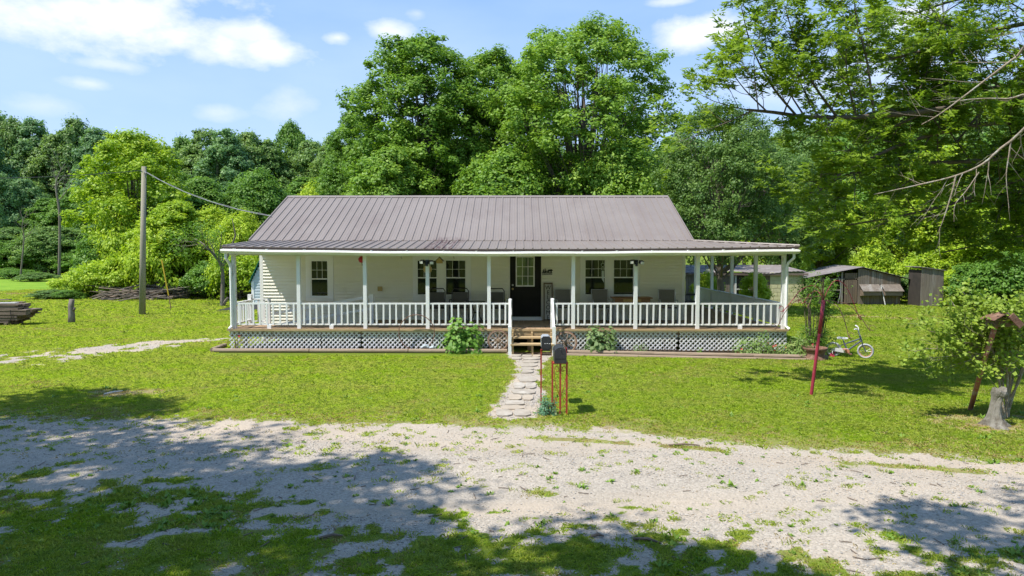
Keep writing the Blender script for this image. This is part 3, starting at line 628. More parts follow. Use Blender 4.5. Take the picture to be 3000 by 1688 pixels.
# metal roofing
def sag(x): return -.068*(1-min(1, abs(x)/7.3)**2)
def ze(x): return 2.668+sag(x)
def zfront(x, y): t = (y-YF)/2.0; return ze(x)*(1-t)+2.835*t
RB = .2286
def sheet(parent, x0, x1, xr, ya, yb, zf, flip=False, mat=None):
    """one roofing sheet from x0 to x1; ribs at xr + k*RB; ya(x), yb(x) are its ends, zf(x, y) its height; flip swaps x and y"""
    pr = [(x0, 0)]
    k = math.ceil((x0-xr)/RB - 1e-6)
    while xr+k*RB < x1-1e-6:
        c = xr+k*RB
        for du, dz in ((-.026, 0), (-.012, .026), (.012, .026), (.026, 0)):
            if x0 < c+du < x1: pr.append((c+du, dz))
        for q in (1, 2):
            cm = c+RB*q/3
            for du, dz in ((-.012, 0), (0, .005), (.012, 0)):
                if x0 < cm+du < x1: pr.append((cm+du, dz))
        k += 1
    pr.append((x1, 0)); pr = sorted(set(pr)); vs = []; n = len(pr)
    for yy, off in ((ya, 0), (yb, 0), (ya, -.015), (yb, -.015)):
        for x, dz in pr:
            y = yy(x); zz = zf(x, y)+(dz if off == 0 else off)
            vs.append((y, x, zz) if flip else (x, y, zz))
    fs = []
    for i in range(n-1):
        fs += [(i, i+1, n+i+1, n+i), (2*n+i, 3*n+i, 3*n+i+1, 2*n+i+1), (i, 2*n+i, 2*n+i+1, i+1), (n+i, n+i+1, 3*n+i+1, 3*n+i)]
    fs += [(0, n, 3*n, 2*n), (n-1, 3*n-1, 4*n-1, 2*n-1)]
    if flip: fs = [f[::-1] for f in fs]
    return MB().add(vs, fs).build('roof_sheet', mat or m_roof, parent)
MX0, MX1 = -7.55, 4.95
roof = MB(); roof.prism([(YR-.13, 4.325), (YR, 4.395), (YR+.13, 4.325), (YR, 4.375)], 'x', MX0-.01, MX1+.01)
zm_f = lambda x, y: 2.86+(y-19.3)*(4.365-2.86)/(YR-19.3)
zm_b = lambda x, y: 4.365-(y-YR)*(4.365-2.86)/(YR-19.3)
for xx in (MX0, MX1):     # rake trims
    s = -1 if xx < 0 else 1
    for a, b, c, d in ((19.28, 2.85, YR, 4.36), (YR, 4.36, 26.05, 2.85)):
        roof.prism([(a, b-.12), (a, b+.035), (c, d+.035), (c, d-.12)], 'x', min(xx, xx+s*.03), max(xx, xx+s*.03))
roof = roof.build('roof', m_roof, house)
x = MX0
while x < MX1-.01:
    x1 = min(x+4*RB, MX1)
    sheet(roof, x, x1, MX0, lambda q: 19.27, lambda q: YR-.01, lambda a, b: zm_f(a, b)); sheet(roof, x, x1, MX0, lambda q: YR+.01, lambda q: 26.04, lambda a, b: zm_b(a, b))
    x = x1
PX0, PX1 = -7.47, 7.14
proof = MB()
hipY = lambda x: 19.3 if x <= 4.95 else 19.3-(x-4.95)*2.0/(PX1-4.95)
proof.tube([(4.93, 19.3, 2.85), (6.1, hipY(6.1), zfront(6.1, hipY(6.1))+.025), (PX1, YF, ze(PX1)+.02)], .03, 6)
proof.prism([(PX0-.03, 0), (PX0, 0), (PX0, .13), (PX0-.03, .13)], 'z', 0, 1) if False else None
proof.add([(PX0-.02, YF, ze(PX0)+.03), (PX0-.02, 19.7, 2.87), (PX0-.02, 19.7, 2.74), (PX0-.02, YF, ze(PX0)-.09), (PX0+.015, YF, ze(PX0)+.03), (PX0+.015, 19.7, 2.87), (PX0+.015, 19.7, 2.74), (PX0+.015, YF, ze(PX0)-.09)],
          [(0, 1, 2, 3), (7, 6, 5, 4), (0, 4, 5, 1), (3, 2, 6, 7), (0, 3, 7, 4), (1, 5, 6, 2)])
proof = proof.build('porch_roof', m_roof, house)
x = PX0
while x < PX1-.01:
    x1 = min(x+4*RB, PX1)
    sheet(proof, x, x1, PX0+.1, lambda q: YF-.01, hipY, zfront, mat=m_roof)
    x = x1
zside = lambda y, x: 2.835-(x-4.95)*(2.835-2.668)/(PX1-4.95)
hipX = lambda y: 4.95 if y >= 19.3 else 4.95+(19.3-y)*(PX1-4.95)/2.0
y = YF
while y < 26.0:
    y1 = min(y+4*RB, 26.05)
    sheet(proof, y, y1, YF+.1, lambda q: hipX(q), lambda q: PX1, zside, True); y = y1
def loft(poly, xs, zo, name, mat, parent):
    n = len(poly); vs = [(x, p[0], p[1]+zo(x)) for x in xs for p in poly]
    fs = [(i*n+k, i*n+(k+1) % n, (i+1)*n+(k+1) % n, (i+1)*n+k) for i in range(len(xs)-1) for k in range(n)]
    fs += [tuple(range(n))[::-1], tuple((len(xs)-1)*n+k for k in range(n))]
    return MB().add(vs, fs).build(name, mat, parent)
xs = np.linspace(PX0-.02, PX1, 25)
loft([(YF-.012, 2.585), (YF-.012, 2.655), (YF+.01, 2.655), (YF+.01, 2.585)], xs, sag, 'fascia', m_roofdk, house)
gt = loft([(17.165, 2.585), (17.15, 2.545), (17.18, 2.505), (17.19, 2.482), (17.286, 2.482), (17.286, 2.60), (17.275, 2.60), (17.275, 2.50), (17.20, 2.50), (17.175, 2.55), (17.18, 2.59)], np.linspace(-7.47, 7.10, 25), lambda x: sag(x)*.95+.006*math.sin(x*2.3), 'gutter', m_gutter, house)
hg = MB()
for i in range(17):
    x = -7.2+i*.88+.1*random.random(); z = 2.595+sag(x)*.95; hg.box(x-.02, x+.02, 17.17, 17.27, z, z+.018)
hg.build('gutter_hanger', m_white, gt)
loft([(17.37, 2.44), (17.37, 2.60), (17.48, 2.60), (17.48, 2.44)], np.linspace(-7.34, 6.84, 17), lambda x: sag(x)*.45, 'porch_beam', m_gutter, house)
hb('porch_beam', m_gutter, 6.73, 6.84, 17.49, 26.0, 2.44, 2.60)
hb('porch_beam', m_gutter, -7.34, -7.24, 17.49, 19.68, 2.44, 2.60)
sf = MB().box(7.10, 7.15, YF+.02, 26.05, 2.55, 2.66); sf.build('fascia', m_roofdk, house)
for pts in ([(-7.36, 17.23, 2.49), (-7.36, 17.23, 2.36), (-7.31, 17.33, 2.22), (-7.29, 17.35, 2.14), (-7.29, 17.35, .64), (-7.33, 17.27, .56)], [(6.97, 17.23, 2.49), (6.97, 17.23, 2.37), (6.87, 17.33, 2.24), (6.85, 17.35, 2.16), (6.85, 17.35, .64), (6.91, 17.27, .57)]):
    MB().tube(pts, .036, 6).build('downspout', m_white, house)

# posts
for x in (-7.24, -5.58, -3.88, -2.28, -.71, 1.44, 3.03, 4.61, 6.79):
    m = m_worn if x in (-7.24, 6.79) else m_white
    zt = 2.44+sag(x)*.45; hb('porch_post', m, x-.045, x+.045, 17.375, 17.465, ZD+.001, zt)
for y in (19.45, 21.6, 23.8, 25.95): hb('porch_post', m_white, 6.745, 6.835, y-.045, y+.045, ZD+.001, 2.44)
# deck
deck = MB()
deck.box(-7.33, 6.84, 17.325, 17.36, .36, .526); deck.box(6.80, 6.84, 17.37, 25.95, .36, .526); deck.box(-7.33, -7.29, 17.37, 18.55, .36, .526)
for x in np.arange(-7.0, 6.6, 1.22):
    for y in (17.5, 18.9): deck.box(x-.045, x+.045, y-.045, y+.045, -.1, .525)
deck = deck.build('porch_deck', m_log, house)
x = -7.36
while x < 6.86:
    yb = 18.6 if x < -4.05 else YW-.026
    MB().box(x+.003, x+.137, YF-.02, (19.66 if x > 4.86 else yb), .528+.002*random.random(), ZD).build('deck_board', m_deck, deck); x += .14
y = 19.665
while y < 26.0: MB().box(4.87, 6.86, y+.003, y+.137, .528, ZD).build('deck_board', m_deck, deck); y += .14
MB().box(-7.38, 6.88, YF-.05, YF-.021, .515, .565).build('deck_edge_board', m_step, deck)
rp = MB()   # wheelchair ramp along the wall
for i in range(20):
    x0 = -6.9+i*.14; zz = lambda q: .56-(-4.06-q)*.152; rp.add([(x0, 18.62, zz(x0)-.03), (x0+.134, 18.62, zz(x0+.134)-.03), (x0+.134, 19.66, zz(x0+.134)-.03), (x0, 19.66, zz(x0)-.03), (x0, 18.62, zz(x0)), (x0+.134, 18.62, zz(x0+.134)), (x0+.134, 19.66, zz(x0+.134)), (x0, 19.66, zz(x0))],
        [(3,2,1,0),(4,5,6,7),(0,1,5,4),(1,2,6,5),(2,3,7,6),(3,0,4,7)])
rp = rp.build('ramp', m_deck, house)
rr = MB(); rr.bar((-6.72, 18.66, .83), (-4.02, 18.66, 1.30), .035, .075); rr.bar((-6.72, 18.66, .50), (-4.02, 18.66, .97), .03, .06)
for x, zt in ((-5.75, 1.02), (-4.90, 1.17)): rr.box(x-.045, x+.045, 18.68, 18.74, .1, zt)
rr.box(-4.03, -3.93, 18.62, 18.72, .56, 1.37)
rr.build('ramp_rail', m_white, rp)
# railings
def bars(x0, x1, y0=17.42, z0=.65, z1=1.22, sp=.168, name='railing'):
    rb = MB().box(x0, x1, y0-.03, y0+.03, z1-.038, z1).build(name, m_white, house); MB().box(x0, x1, y0-.02, y0+.02, z0, z0+.035).build('bottom_rail', m_white, rb)
    n = max(1, round((x1-x0)/sp)); s = (x1-x0)/n
    for i in range(n+(0)):
        x = x0+s*(i+.5)+(random.random()-.5)*.012; l = (random.random()-.5)*.012
        MB().bar((x, y0-.022, z0+.002), (x+l, y0-.022, z1-.04), .024, .042, up=(1, 0, 0)).build('baluster', m_white, rb)
    return rb
P_ = [-7.24, -5.58, -3.88, -2.28, -.71]
for a, b in zip(P_, P_[1:]): bars(a+.045, b-.045)
bars(-.665, -.215); hb('railing_post', m_white, -.215, -.125, 17.375, 17.465, ZD, 1.32)
hb('railing_post', m_white, .865, .955, 17.375, 17.465, ZD, 1.34); bars(.955, 1.395)
for a, b in zip([1.44, 3.03, 4.61], [3.03, 4.61, 6.79]): bars(a+.045, b-.045)
for x in (-6.35, -4.75, 5.70): hb('railing_foot', m_white, x-.05, x+.05, 17.38, 17.44, ZD, .65)
lr = MB().box(-7.31, -7.25, 17.47, 18.5, 1.182, 1.22).box(-7.30, -7.26, 17.47, 18.5, .65, .685).box(-7.33, -7.23, 18.5, 18.6, .56, 1.37).box(-7.22, -6.80, 18.53, 18.58, 1.22, 1.25).box(-7.22, -6.80, 18.53, 18.58, .62, .65).box(-6.80, -6.73, 18.52, 18.59, .3, 1.27).build('railing', m_worn, house)
for i in range(6): MB().box(-7.30, -7.26, 17.58+i*.16, 17.62+i*.16, .685, 1.18).build('baluster', m_worn, lr)
for i in range(2): MB().box(-7.08+i*.16, -7.04+i*.16, 18.54, 18.57, .65, 1.22).build('baluster', m_worn, lr)
sr = MB().box(6.75, 6.84, 17.47, 25.9, 1.19, 1.225).box(6.80, 6.84, 17.47, 25.9, .72, .76).build('side_railing', m_white, house)
y = 17.49
while y < 25.85: MB().box(6.765, 6.785, y, y+.088, .64, 1.18).build('picket', m_white, sr); y += .105
# lattice
def lattice(x0, x1, z0, z1, y=17.312, bulge=0):
    pn = MB().box(x0, x1, y-.002, y+.008, z1-.012, z1+.02).build('lattice_panel', m_worn, house)
    p = .119; n = int((x1-x0+z1-z0)/p)+2
    for d in (1, -1):
        for i in range(-1, n):
            c = x0+i*p-(z1-z0)
            # x = c + d*(z - z0) (+ height for the falling set)
            za, zb = z0, z1
            if d > 0: xa = lambda z: c+(z-z0)
            else: xa = lambda z: c+(z1-z)-.0
            pts = [(xa(z0), z0), (xa(z1), z1)]
            # clip
            (ax, az), (bx_, bz) = pts; lo, hi = x0+.01, x1-.01
            if max(ax, bx_) < lo or min(ax, bx_) > hi: continue
            def cl(px_, pz_, qx, qz):
                if px_ < lo: t = (lo-px_)/(qx-px_); return lo, pz_+(qz-pz_)*t
                if px_ > hi: t = (px_-hi)/(px_-qx); return hi, pz_+(qz-pz_)*t
                return px_, pz_
            a2 = cl(ax, az, bx_, bz); b2 = cl(bx_, bz, ax, az)
            if abs(a2[1]-b2[1]) < .03: continue
            yo = y-(.012 if d > 0 else .004)
            MB().bar((a2[0], yo, a2[1]), (b2[0], yo, b2[1]), .006, .031, up=(1, 0, 0)).build('slat', m_worn, pn)
lattice(-7.35, -5.0, .055, .49); lattice(-5.0, -3.98, .055, .49); lattice(-3.96, -2.3, .06, .48); lattice(-2.3, -.22, .06, .48)
lattice(.96, 4.10, .04, .49); lattice(4.13, 6.86, .02, .49)
hb('skirt_beam', m_log, -7.36, -.22, 17.37, 17.42, -.02, .06); hb('skirt_beam', m_log, .96, 6.86, 17.37, 17.42, -.16, .03)
# steps
st = MB()
for x in (-.10, .385, .87):
    st.prism([(17.33, .50), (17.33, .10), (17.28, -.02), (16.58, -.02), (16.58, .24), (16.84, .24), (16.84, .375), (17.10, .375), (17.10, .50)], 'x', x-.02, x+.02)
st = st.build('porch_steps', m_step, house)
for y0, z0 in ((16.80, .378), (16.53, .243)): MB().box(-.15, .92, y0, y0+.27, z0, z0+.036).build('tread', m_step, st)
MB().box(-.13, .90, YF-.035, YF-.022, .40, .51).build('riser', m_step, st)
for x in (-.17, .91):
    hr = MB().bar((x, 17.40, 1.30), (x, 16.62, .66), .04, .09).box(x-.04, x+.04, 16.56, 16.64, -.03, .70).bar((x, 17.36, .95), (x, 16.66, .40), .035, .06)
    hr.build('handrail', m_white, house)
# fixtures fixed to the house
hb('outlet_box', m_brass, -4.01, -3.88, YW-.09, YW-.019, 1.40, 1.53); hb('outlet_box', m_black, -4.74, -4.69, YW-.05, YW-.019, .93, 1.06)
for x in (-2.28, 3.03):
    z = 2.26; f_ = MB().box(x-.045, x+.045, 17.33, 17.372, z-.05, z+.06).tube([(x, 17.33, z), (x, 17.26, z+.02)], .022, 8).build('floodlight', m_black, house)
    for s in (-1, 1):
        c = Vector((x+s*.10, 17.25, z+(.015 if s < 0 else 0))); MB().bar(c+Vector((0, .06, .02)), c+Vector((s*.03, -.03, -.015)), .10, .075).build('lamp_head', m_black, f_)
        MB().bar(c+Vector((s*.031, -.032, -.016)), c+Vector((s*.034, -.042, -.018)), .085, .062).build('lamp_lens', m_lens, f_)
    MB().tube([(x, 17.30, z-.03), (x, 17.28, z-.09)], [.03, .036], 10).build('motion_sensor', m_black, f_)

# ------------------------------------------------------------------ things on and by the porch
t = thing('wooden_disc', 'round pale wooden disc hanging behind the left floodlight post', 'ornament', (-2.29, 17.50, 2.03))
MB().add([(-2.29+.11*math.cos(a), 17.50+d, 2.08+.11*math.sin(a)) for d in (0, .02) for a in np.linspace(0, 2*math.pi, 25)[:-1]], [tuple(range(24)), tuple(range(24, 48))[::-1]]+[(i, 24+i, 24+(i+1) % 24, (i+1) % 24) for i in range(24)]).build('disc', m_lwood, t)
MB().tube([(-2.29, 17.51, 2.19), (-2.29, 17.51, 2.43)], .003, 4).build('string', m_black, t)
t = thing('hanging_birdhouse', 'small brown wooden birdhouse hanging from the porch eave', 'birdhouse', (-1.99, 17.6, 2.22))
MB().prism([(-2.065, 2.23), (-1.915, 2.23), (-1.915, 2.31), (-1.99, 2.375), (-2.065, 2.31)], 'y', 17.54, 17.68).build('box', m_lwood, t)
MB().bar((-2.10, 17.61, 2.285), (-1.985, 17.61, 2.39), .18, .014).bar((-1.88, 17.61, 2.285), (-1.995, 17.61, 2.392), .18, .014).build('roof', m_bark, t)
MB().tube([(-1.99, 17.61, 2.39), (-1.99, 17.61, 2.48)], .004, 5).build('hanger', m_black, t)
t = thing('red_hanging_ornament', 'red round ornament hanging left of the third porch post', 'ornament', (-3.98, 17.6, 2.2))
MB().lathe((-4.0, 17.6, 2.24), [(.01, 0), (.06, .02), (.088, .07), (.085, .12), (.05, .165), (.01, .18)], 18).build('globe', m_redd, t, True)
MB().tube([(-4.0, 17.6, 2.25), (-3.99, 17.6, 2.17)], .008, 6).tube([(-4.0, 17.6, 2.42), (-4.0, 17.6, 2.46)], .004, 5).build('hook', m_black, t)
t = thing('wind_chime', 'thin metal wind chime hanging before the right pair of windows', 'wind chime', (2.29, 18.2, 1.75))
MB().ring((2.29, 18.2, 2.18), .045, .004, n=16, m=5).ring((2.29, 18.2, 2.08), .04, .004, n=16, m=5).tube([(2.29, 18.2, 2.22), (2.29, 18.2, 2.47)], .003, 4).build('hoop', m_silver, t)
for i in range(5): MB().tube([(2.27+.012*i, 18.2+.01*(i % 2), 2.02), (2.27+.012*i, 18.2+.01*(i % 2), 1.80-.02*i)], .006, 6).build('chime_tube', m_silver, t)
def hook(x, y, lab):
    tag(MB().tube([(x, y, 2.47), (x, y, 2.36), (x+.02, y, 2.34), (x+.02, y, 2.37)], .004, 5).build('ceiling_hook', m_black), lab, 'hook', 'empty hooks under the porch ceiling')
hook(-3.05, 18.0, 'thin black empty hook left of the window pair by the wooden disc'); hook(-1.72, 18.6, 'thin black empty hook right of the hanging birdhouse')

def text(s, size, loc, mat, parent, ext=.004, rx=math.pi/2):
    cu = bpy.data.curves.new('lettering', 'FONT'); cu.body = s; cu.size = size; cu.extrude = ext; cu.align_x = 'CENTER'; cu.align_y = 'CENTER'
    cu.materials.append(mat); tmp = bpy.data.objects.new('lettering', cu); C.objects.link(tmp); bpy.context.view_layer.update()
    me = bpy.data.meshes.new_from_object(tmp.evaluated_get(bpy.context.evaluated_depsgraph_get())); bpy.data.objects.remove(tmp)
    if not me.materials: me.materials.append(mat)
    o = bpy.data.objects.new('letter', me); C.objects.link(o); o.rotation_euler = (rx, 0, 0)
    if parent: o.parent = parent; o.location = Vector(loc)-wloc(parent)
    else: o.location = loc
    return o
t = thing('welcome_board', 'tall weathered board lettered WELCOME leaning beside the black door', 'sign', (.90, 19.5, ZD))
lean = lambda z: 19.50+(z-ZD)*.12
bd = MB()
def lb_(x0, x1, z0, z1, d0, d1): bd.add([(x, lean(z)+d, z) for z in (z0, z1) for d in (d0, d1) for x in (x0, x1)], [(0, 1, 3, 2), (4, 6, 7, 5), (0, 4, 5, 1), (2, 3, 7, 6), (0, 2, 6, 4), (1, 5, 7, 3)])
lb_(.80, 1.00, ZD+.04, 1.60, 0, .02); bd.build('board', m_board, t); bd = MB()
lb_(.77, .80, ZD, 1.64, -.015, .03); lb_(1.00, 1.03, ZD, 1.64, -.015, .03); lb_(.80, 1.00, 1.60, 1.64, -.013, .028); lb_(.80, 1.00, ZD, ZD+.04, -.013, .028); bd.build('frame', m_greyb, t)
for i, ch in enumerate('WELCOME'):
    z = 1.50-i*.142; text(ch, .165, (.90, lean(z)-.010, z), m_letter, t, .005, math.pi/2-.119)
t = thing('bear_sign', 'small black cut-out bear and pine sign reading WELCOME beside the door', 'sign', (.87, 19.66, 1.88))
bz, by = 1.88, 19.655
MB().box(.72, 1.02, by, by+.008, bz+.045, bz+.06).box(.72, 1.02, by, by+.008, bz-.006, bz+.002).build('base_bar', m_black, t)
text('WELCOME', .062, (.87, by, bz+.022), m_black, t, .004)
bear = lambda x, z, s: [(x-.05*s, z), (x-.055*s, z+.05*s), (x-.035*s, z+.068*s), (x+.0*s, z+.07*s), (x+.03*s, z+.078*s), (x+.05*s, z+.072*s), (x+.066*s, z+.055*s), (x+.075*s, z+.045*s), (x+.055*s, z+.035*s), (x+.045*s, z+.03*s), (x+.04*s, z), (x+.02*s, z), (x+.015*s, z+.025*s), (x-.02*s, z+.025*s), (x-.028*s, z)]
MB().prism(bear(.955, bz+.06, 1.15), 'y', by, by+.008).build('bear', m_black, t); MB().prism(bear(.86, bz+.06, .6), 'y', by, by+.008).build('bear', m_black, t)
for x, h in ((.765, .10), (.815, .125)):
    MB().prism([(x-.03, bz+.06), (x-.012, bz+.06+h*.4), (x-.022, bz+.06+h*.4), (x, bz+.06+h), (x+.022, bz+.06+h*.4), (x+.012, bz+.06+h*.4), (x+.03, bz+.06)], 'y', by, by+.008).build('pine_cutout', m_black, t)

def chair(dark, loc, rz, label):
    fr = m_cfd if dark else m_cfl; sl = m_slingd if dark else m_sling
    t = thing('patio_chair', label, 'chair', (0, 0, 0), 'sling chairs on the porch')
    hw = .235; top = .90 if not dark else .82
    bk = lambda z: .16+(z-.4)*.28
    zs = np.linspace(.44, top, 7); MB().add([(x, bk(z)+d, z) for z in zs for d in (0, .012) for x in (-hw+.02, hw-.02)], [f for i in range(6) for f in ((i*4, i*4+1, i*4+5, i*4+4), (i*4+3, i*4+2, i*4+6, i*4+7), (i*4+1, i*4+3, i*4+7, i*4+5), (i*4+2, i*4, i*4+4, i*4+6))]+[(0, 2, 3, 1), (24, 25, 27, 26)]).build('backrest', sl, t)
    ys = np.linspace(-.25, .17, 6); sg = lambda y: .42-.025*math.sin((y+.25)/.42*math.pi)+(.02 if y < -.2 else 0)
    MB().add([(x, y, sg(y)+d) for y in ys for d in (0, .012) for x in (-hw+.02, hw-.02)], [f for i in range(5) for f in ((i*4+1, i*4, i*4+4, i*4+5), (i*4+2, i*4+3, i*4+7, i*4+6), (i*4+3, i*4+1, i*4+5, i*4+7), (i*4, i*4+2, i*4+6, i*4+4))]+[(0, 1, 3, 2), (20, 22, 23, 21)]).build('seat', sl, t)
    for s in (-1, 1):
        MB().tube([(s*hw, -.27, .0), (s*hw, -.25, .42), (s*hw, -.23, .60), (s*hw, -.17, .63), (s*hw, .16, .62)], .016, 6).build('arm_and_front_leg', fr, t)
        MB().tube([(s*hw, .30, 0), (s*hw, .17, .42)], .015, 6).build('rear_leg', fr, t)
        MB().tube([(s*hw, -.25, .41), (s*hw, .17, .41)], .014, 6).build('side_rail', fr, t)
    if dark: MB().tube([(-hw, .17, .42), (-hw, bk(top+.03), top+.03), (-hw+.05, bk(top+.1), top+.10), (hw-.05, bk(top+.1), top+.10), (hw, bk(top+.03), top+.03), (hw, .17, .42)], .016, 6).build('back_frame', fr, t)
    else: MB().tube([(-hw, .17, .42), (-hw, bk(top), top), (hw, bk(top), top), (hw, .17, .42)], .014, 6).build('back_frame', fr, t)
    MB().tube([(-hw, -.25, .40), (hw, -.25, .40)], .014, 6).build('front_rail', fr, t)
    t.location = loc; t.rotation_euler = (0, 0, rz); return t
chair(True, (-2.26, 19.15, ZD), .08, 'dark chair partly behind the post with the wooden disc')
chair(True, (-1.63, 19.2, ZD), -.06, 'dark chair under the window, left of the round table')
chair(True, (-.58, 19.15, ZD), .05, 'dark chair between the small round table and the door')
chair(False, (1.33, 19.1, ZD), .1, 'grey chair between the WELCOME board and the right windows')
chair(False, (2.36, 19.15, ZD), .0, 'grey chair left of the wooden table, with the wind chime above')
chair(False, (4.22, 19.05, ZD), -.08, 'grey chair right of the wooden table against bare siding')
chair(True, (5.5, 21.6, ZD), 1.2, 'dark armchair round the corner on the side porch')
t = thing('side_table', 'small round dark metal table with bowed legs between dark chairs', 'table', (-1.13, 19.1, ZD))
MB().lathe((-1.13, 19.1, ZD+.57), [(.20, 0), (.235, .008), (.235, .02), (.2, .024)], 22).build('table_top', m_glass, t)
MB().ring((-1.13, 19.1, ZD+.58), .235, .013, 'z', 24, 6).build('rim', m_cfd, t)
for k in range(4):
    a = math.pi/4+k*math.pi/2; c, s = math.cos(a), math.sin(a)
    MB().tube([(-1.13+r*c, 19.1+r*s, ZD+z) for r, z in ((.20, .57), (.17, .45), (.09, .28), (.13, .14), (.24, 0))], .013, 6).build('leg', m_cfd, t)
MB().ring((-1.13, 19.1, ZD+.27), .095, .008, 'z', 16, 5).build('stretcher', m_cfd, t)
t = thing('wooden_table', 'brown wooden table with a drawer front between grey chairs', 'table', (3.2, 19.15, ZD))
for i in range(5): MB().box(2.66, 3.76, 18.87+i*.11, 18.975+i*.11, ZD+.67, ZD+.70).build('plank', m_twood, t)
MB().box(2.72, 3.70, 18.90, 18.93, ZD+.57, ZD+.67).box(2.72, 3.70, 19.37, 19.40, ZD+.57, ZD+.67).build('apron', m_twood, t)
for x in (2.74, 3.68):
    for y in (18.93, 19.37): MB().box(x-.025, x+.025, y-.025, y+.025, ZD, ZD+.665).build('leg', m_cfl, t)
MB().box(2.95, 3.45, 18.885, 18.899, ZD+.585, ZD+.66).build('drawer_front', m_lwood, t)
MB().lathe((3.2, 18.95, ZD+.70), [(.04, 0), (.045, .03), (.03, .06)], 12).build('bowl', m_trim, t) if False else None

# wheels, hoop, border timbers
def wagon(c, r, tilt, label, rz):
    t = thing('wagon_wheel', label, 'wagon wheel', c, 'old wagon wheels by the steps'); o = Vector(c)+Vector((0, 0, r))
    MB().ring(o, r-.012, .014, n=40, m=6).build('rim', m_rusty, t); MB().ring(o, r-.035, .018, n=40, m=6).build('felloe', m_wheelw, t)
    MB().lathe((o.x, o.y, o.z-.05), [(.02, 0), (.04, .03), (.045, .06), (.03, .1)], 12).build('hub', m_wheelw, t)
    for ch in t.children:
        if ch.name.startswith('hub'): ch.data.transform(Matrix.Translation((0, 0, r)) @ Matrix.Rotation(math.pi/2, 4, 'X') @ Matrix.Translation((0, 0, -r)))
    for k in range(10):
        a = k*math.pi/5+.15; d = Vector((math.cos(a), 0, math.sin(a))); MB().tube([o+d*.03, o+d*(r-.03)], [.014, .011], 6).build('spoke', m_wheelw, t)
    t.rotation_euler = (tilt, 0, rz)
wagon((-.46, 17.08, .02), .275, -.22, 'spoked wagon wheel leaning on the lattice left of the steps', .1)
wagon((1.22, 17.02, -.03), .285, -.28, 'spoked wagon wheel leaning on the lattice right of the steps', -.25)
tag(MB().ring((-2.53, 17.15, .49), .45, .011, n=56, m=6).build('iron_hoop', m_rusty), 'large thin rusty iron hoop standing against the lattice', 'hoop')
def timber(pts, label, grp=None):
    mb = MB(); mb.tube(pts, .058, 10); tag(mb.build('landscape_timber', m_log), label, 'timber', grp)
T = [((-7.62, 16.98), (-5.2, 16.96), 'left-hand end length'), ((-5.18, 16.96), (-2.72, 16.94), 'second length from the left end'), ((-2.70, 16.94), (-.24, 16.92), 'length ending at the steps')]
g0 = 'round garden edging timbers before the porch'
for (a, b, l) in T: timber([(a[0], a[1], gzf(*a)+.05), (b[0], b[1], gzf(*b)+.05)], 'round brown edging timber below the lattice, '+l, g0)
T = [((.98, 16.86), (3.4, 16.76), 'first length right of the steps'), ((3.38, 16.74), (5.8, 16.62), 'middle length right of the steps'), ((5.78, 16.60), (7.55, 16.52), 'right-hand end length by the rusty rim')]
for (a, b, l) in T: timber([(a[0], a[1], gzf(*a)+.055), (b[0], b[1], gzf(*b)+.055)], 'round brown edging timber, '+l, g0)
timber([(.98, 16.74, -.02), (7.2, 16.40, -.10)], 'long second edging timber lying before the right-hand row', g0)
timber([(-7.66, 17.0, .06), (-7.72, 17.9, .06)], 'short edging timber running back at the left bed corner', g0)
bed = MB(); 
for (x0, x1, ya, yb) in ((-7.6, -.25, 17.0, 17.34), (1.0, 6.9, 16.85, 17.34)):
    n = 30
    for i in range(n):
        a = x0+(x1-x0)*i/n; b = x0+(x1-x0)*(i+1)/n; f0 = ya-(.03*(a-1) if x0 > 0 else 0); f1 = ya-(.03*(b-1) if x0 > 0 else 0)
        h = lambda x, y: gzf(x, y)+.015+.03*float(fbm(x, y, 4, 3))
        bed.add([(a, f0, h(a, f0)), (b, f1, h(b, f1)), (b, yb, h(b, yb)), (a, yb, h(a, yb))], [(0, 1, 2, 3)])
tag(bed.build('flower_bed_soil', m_mulch, None, True), 'dark soil of the flower bed under the lattice', kind='structure')
# paving
walk = bpy.data.objects.new('walkway', None); C.objects.link(walk); tag(walk, 'irregular pale flagstone path leading to the steps', kind='structure')
rows = [(300,343,[(310,473),(478,640),(645,772)]), (348,390,[(312,478),(484,760)]), (398,440,[(488,732)]), (444,498,[(448,722)]), (503,548,[(470,668)]), (553,602,[(448,660)]), (662,742,[(425,716)]),
        (752,848,[(340,522),(530,700)]), (856,934,[(322,694)]), (942,1028,[(262,480),(490,660)]), (1034,1106,[(210,520)]), (1110,1172,[(150,512)]), (1178,1280,[(60,330),(340,622)])]
rs = random.Random(4)
walk.location = (0, 13, 0)
for y0, y1, cols in rows:
    for x0, x1 in cols:
        pts = []
        for k in range(11):
            a = 2*math.pi*k/11; ex, ey = math.cos(a), math.sin(a); q = max(abs(ex), abs(ey)); q = q**.8
            px = 1440+((x0+x1)/2+(x1-x0)/2*ex/q*(.90+.14*rs.random()))/5.366; py = 980+((y0+y1)/2+(y1-y0)/2*ey/q*(.90+.1*rs.random()))/5.366
            g = G(px, py, .02); pts.append((g.x, g.y))
        z = gzf(pts[0][0], pts[0][1])+.018+.008*rs.random()
        top = [(x, y, z+.004*rs.random()) for x, y in pts]; n = len(pts); bot = [(x, y, z-.05) for x, y in pts]
        MB().add(bot+top, [tuple(range(n)), tuple(range(n, 2*n))[::-1]]+[(i, n+i, n+(i+1) % n, (i+1) % n) for i in range(n)]).build('flagstone', m_stone2 if rs.random() < .3 else m_stone, walk)

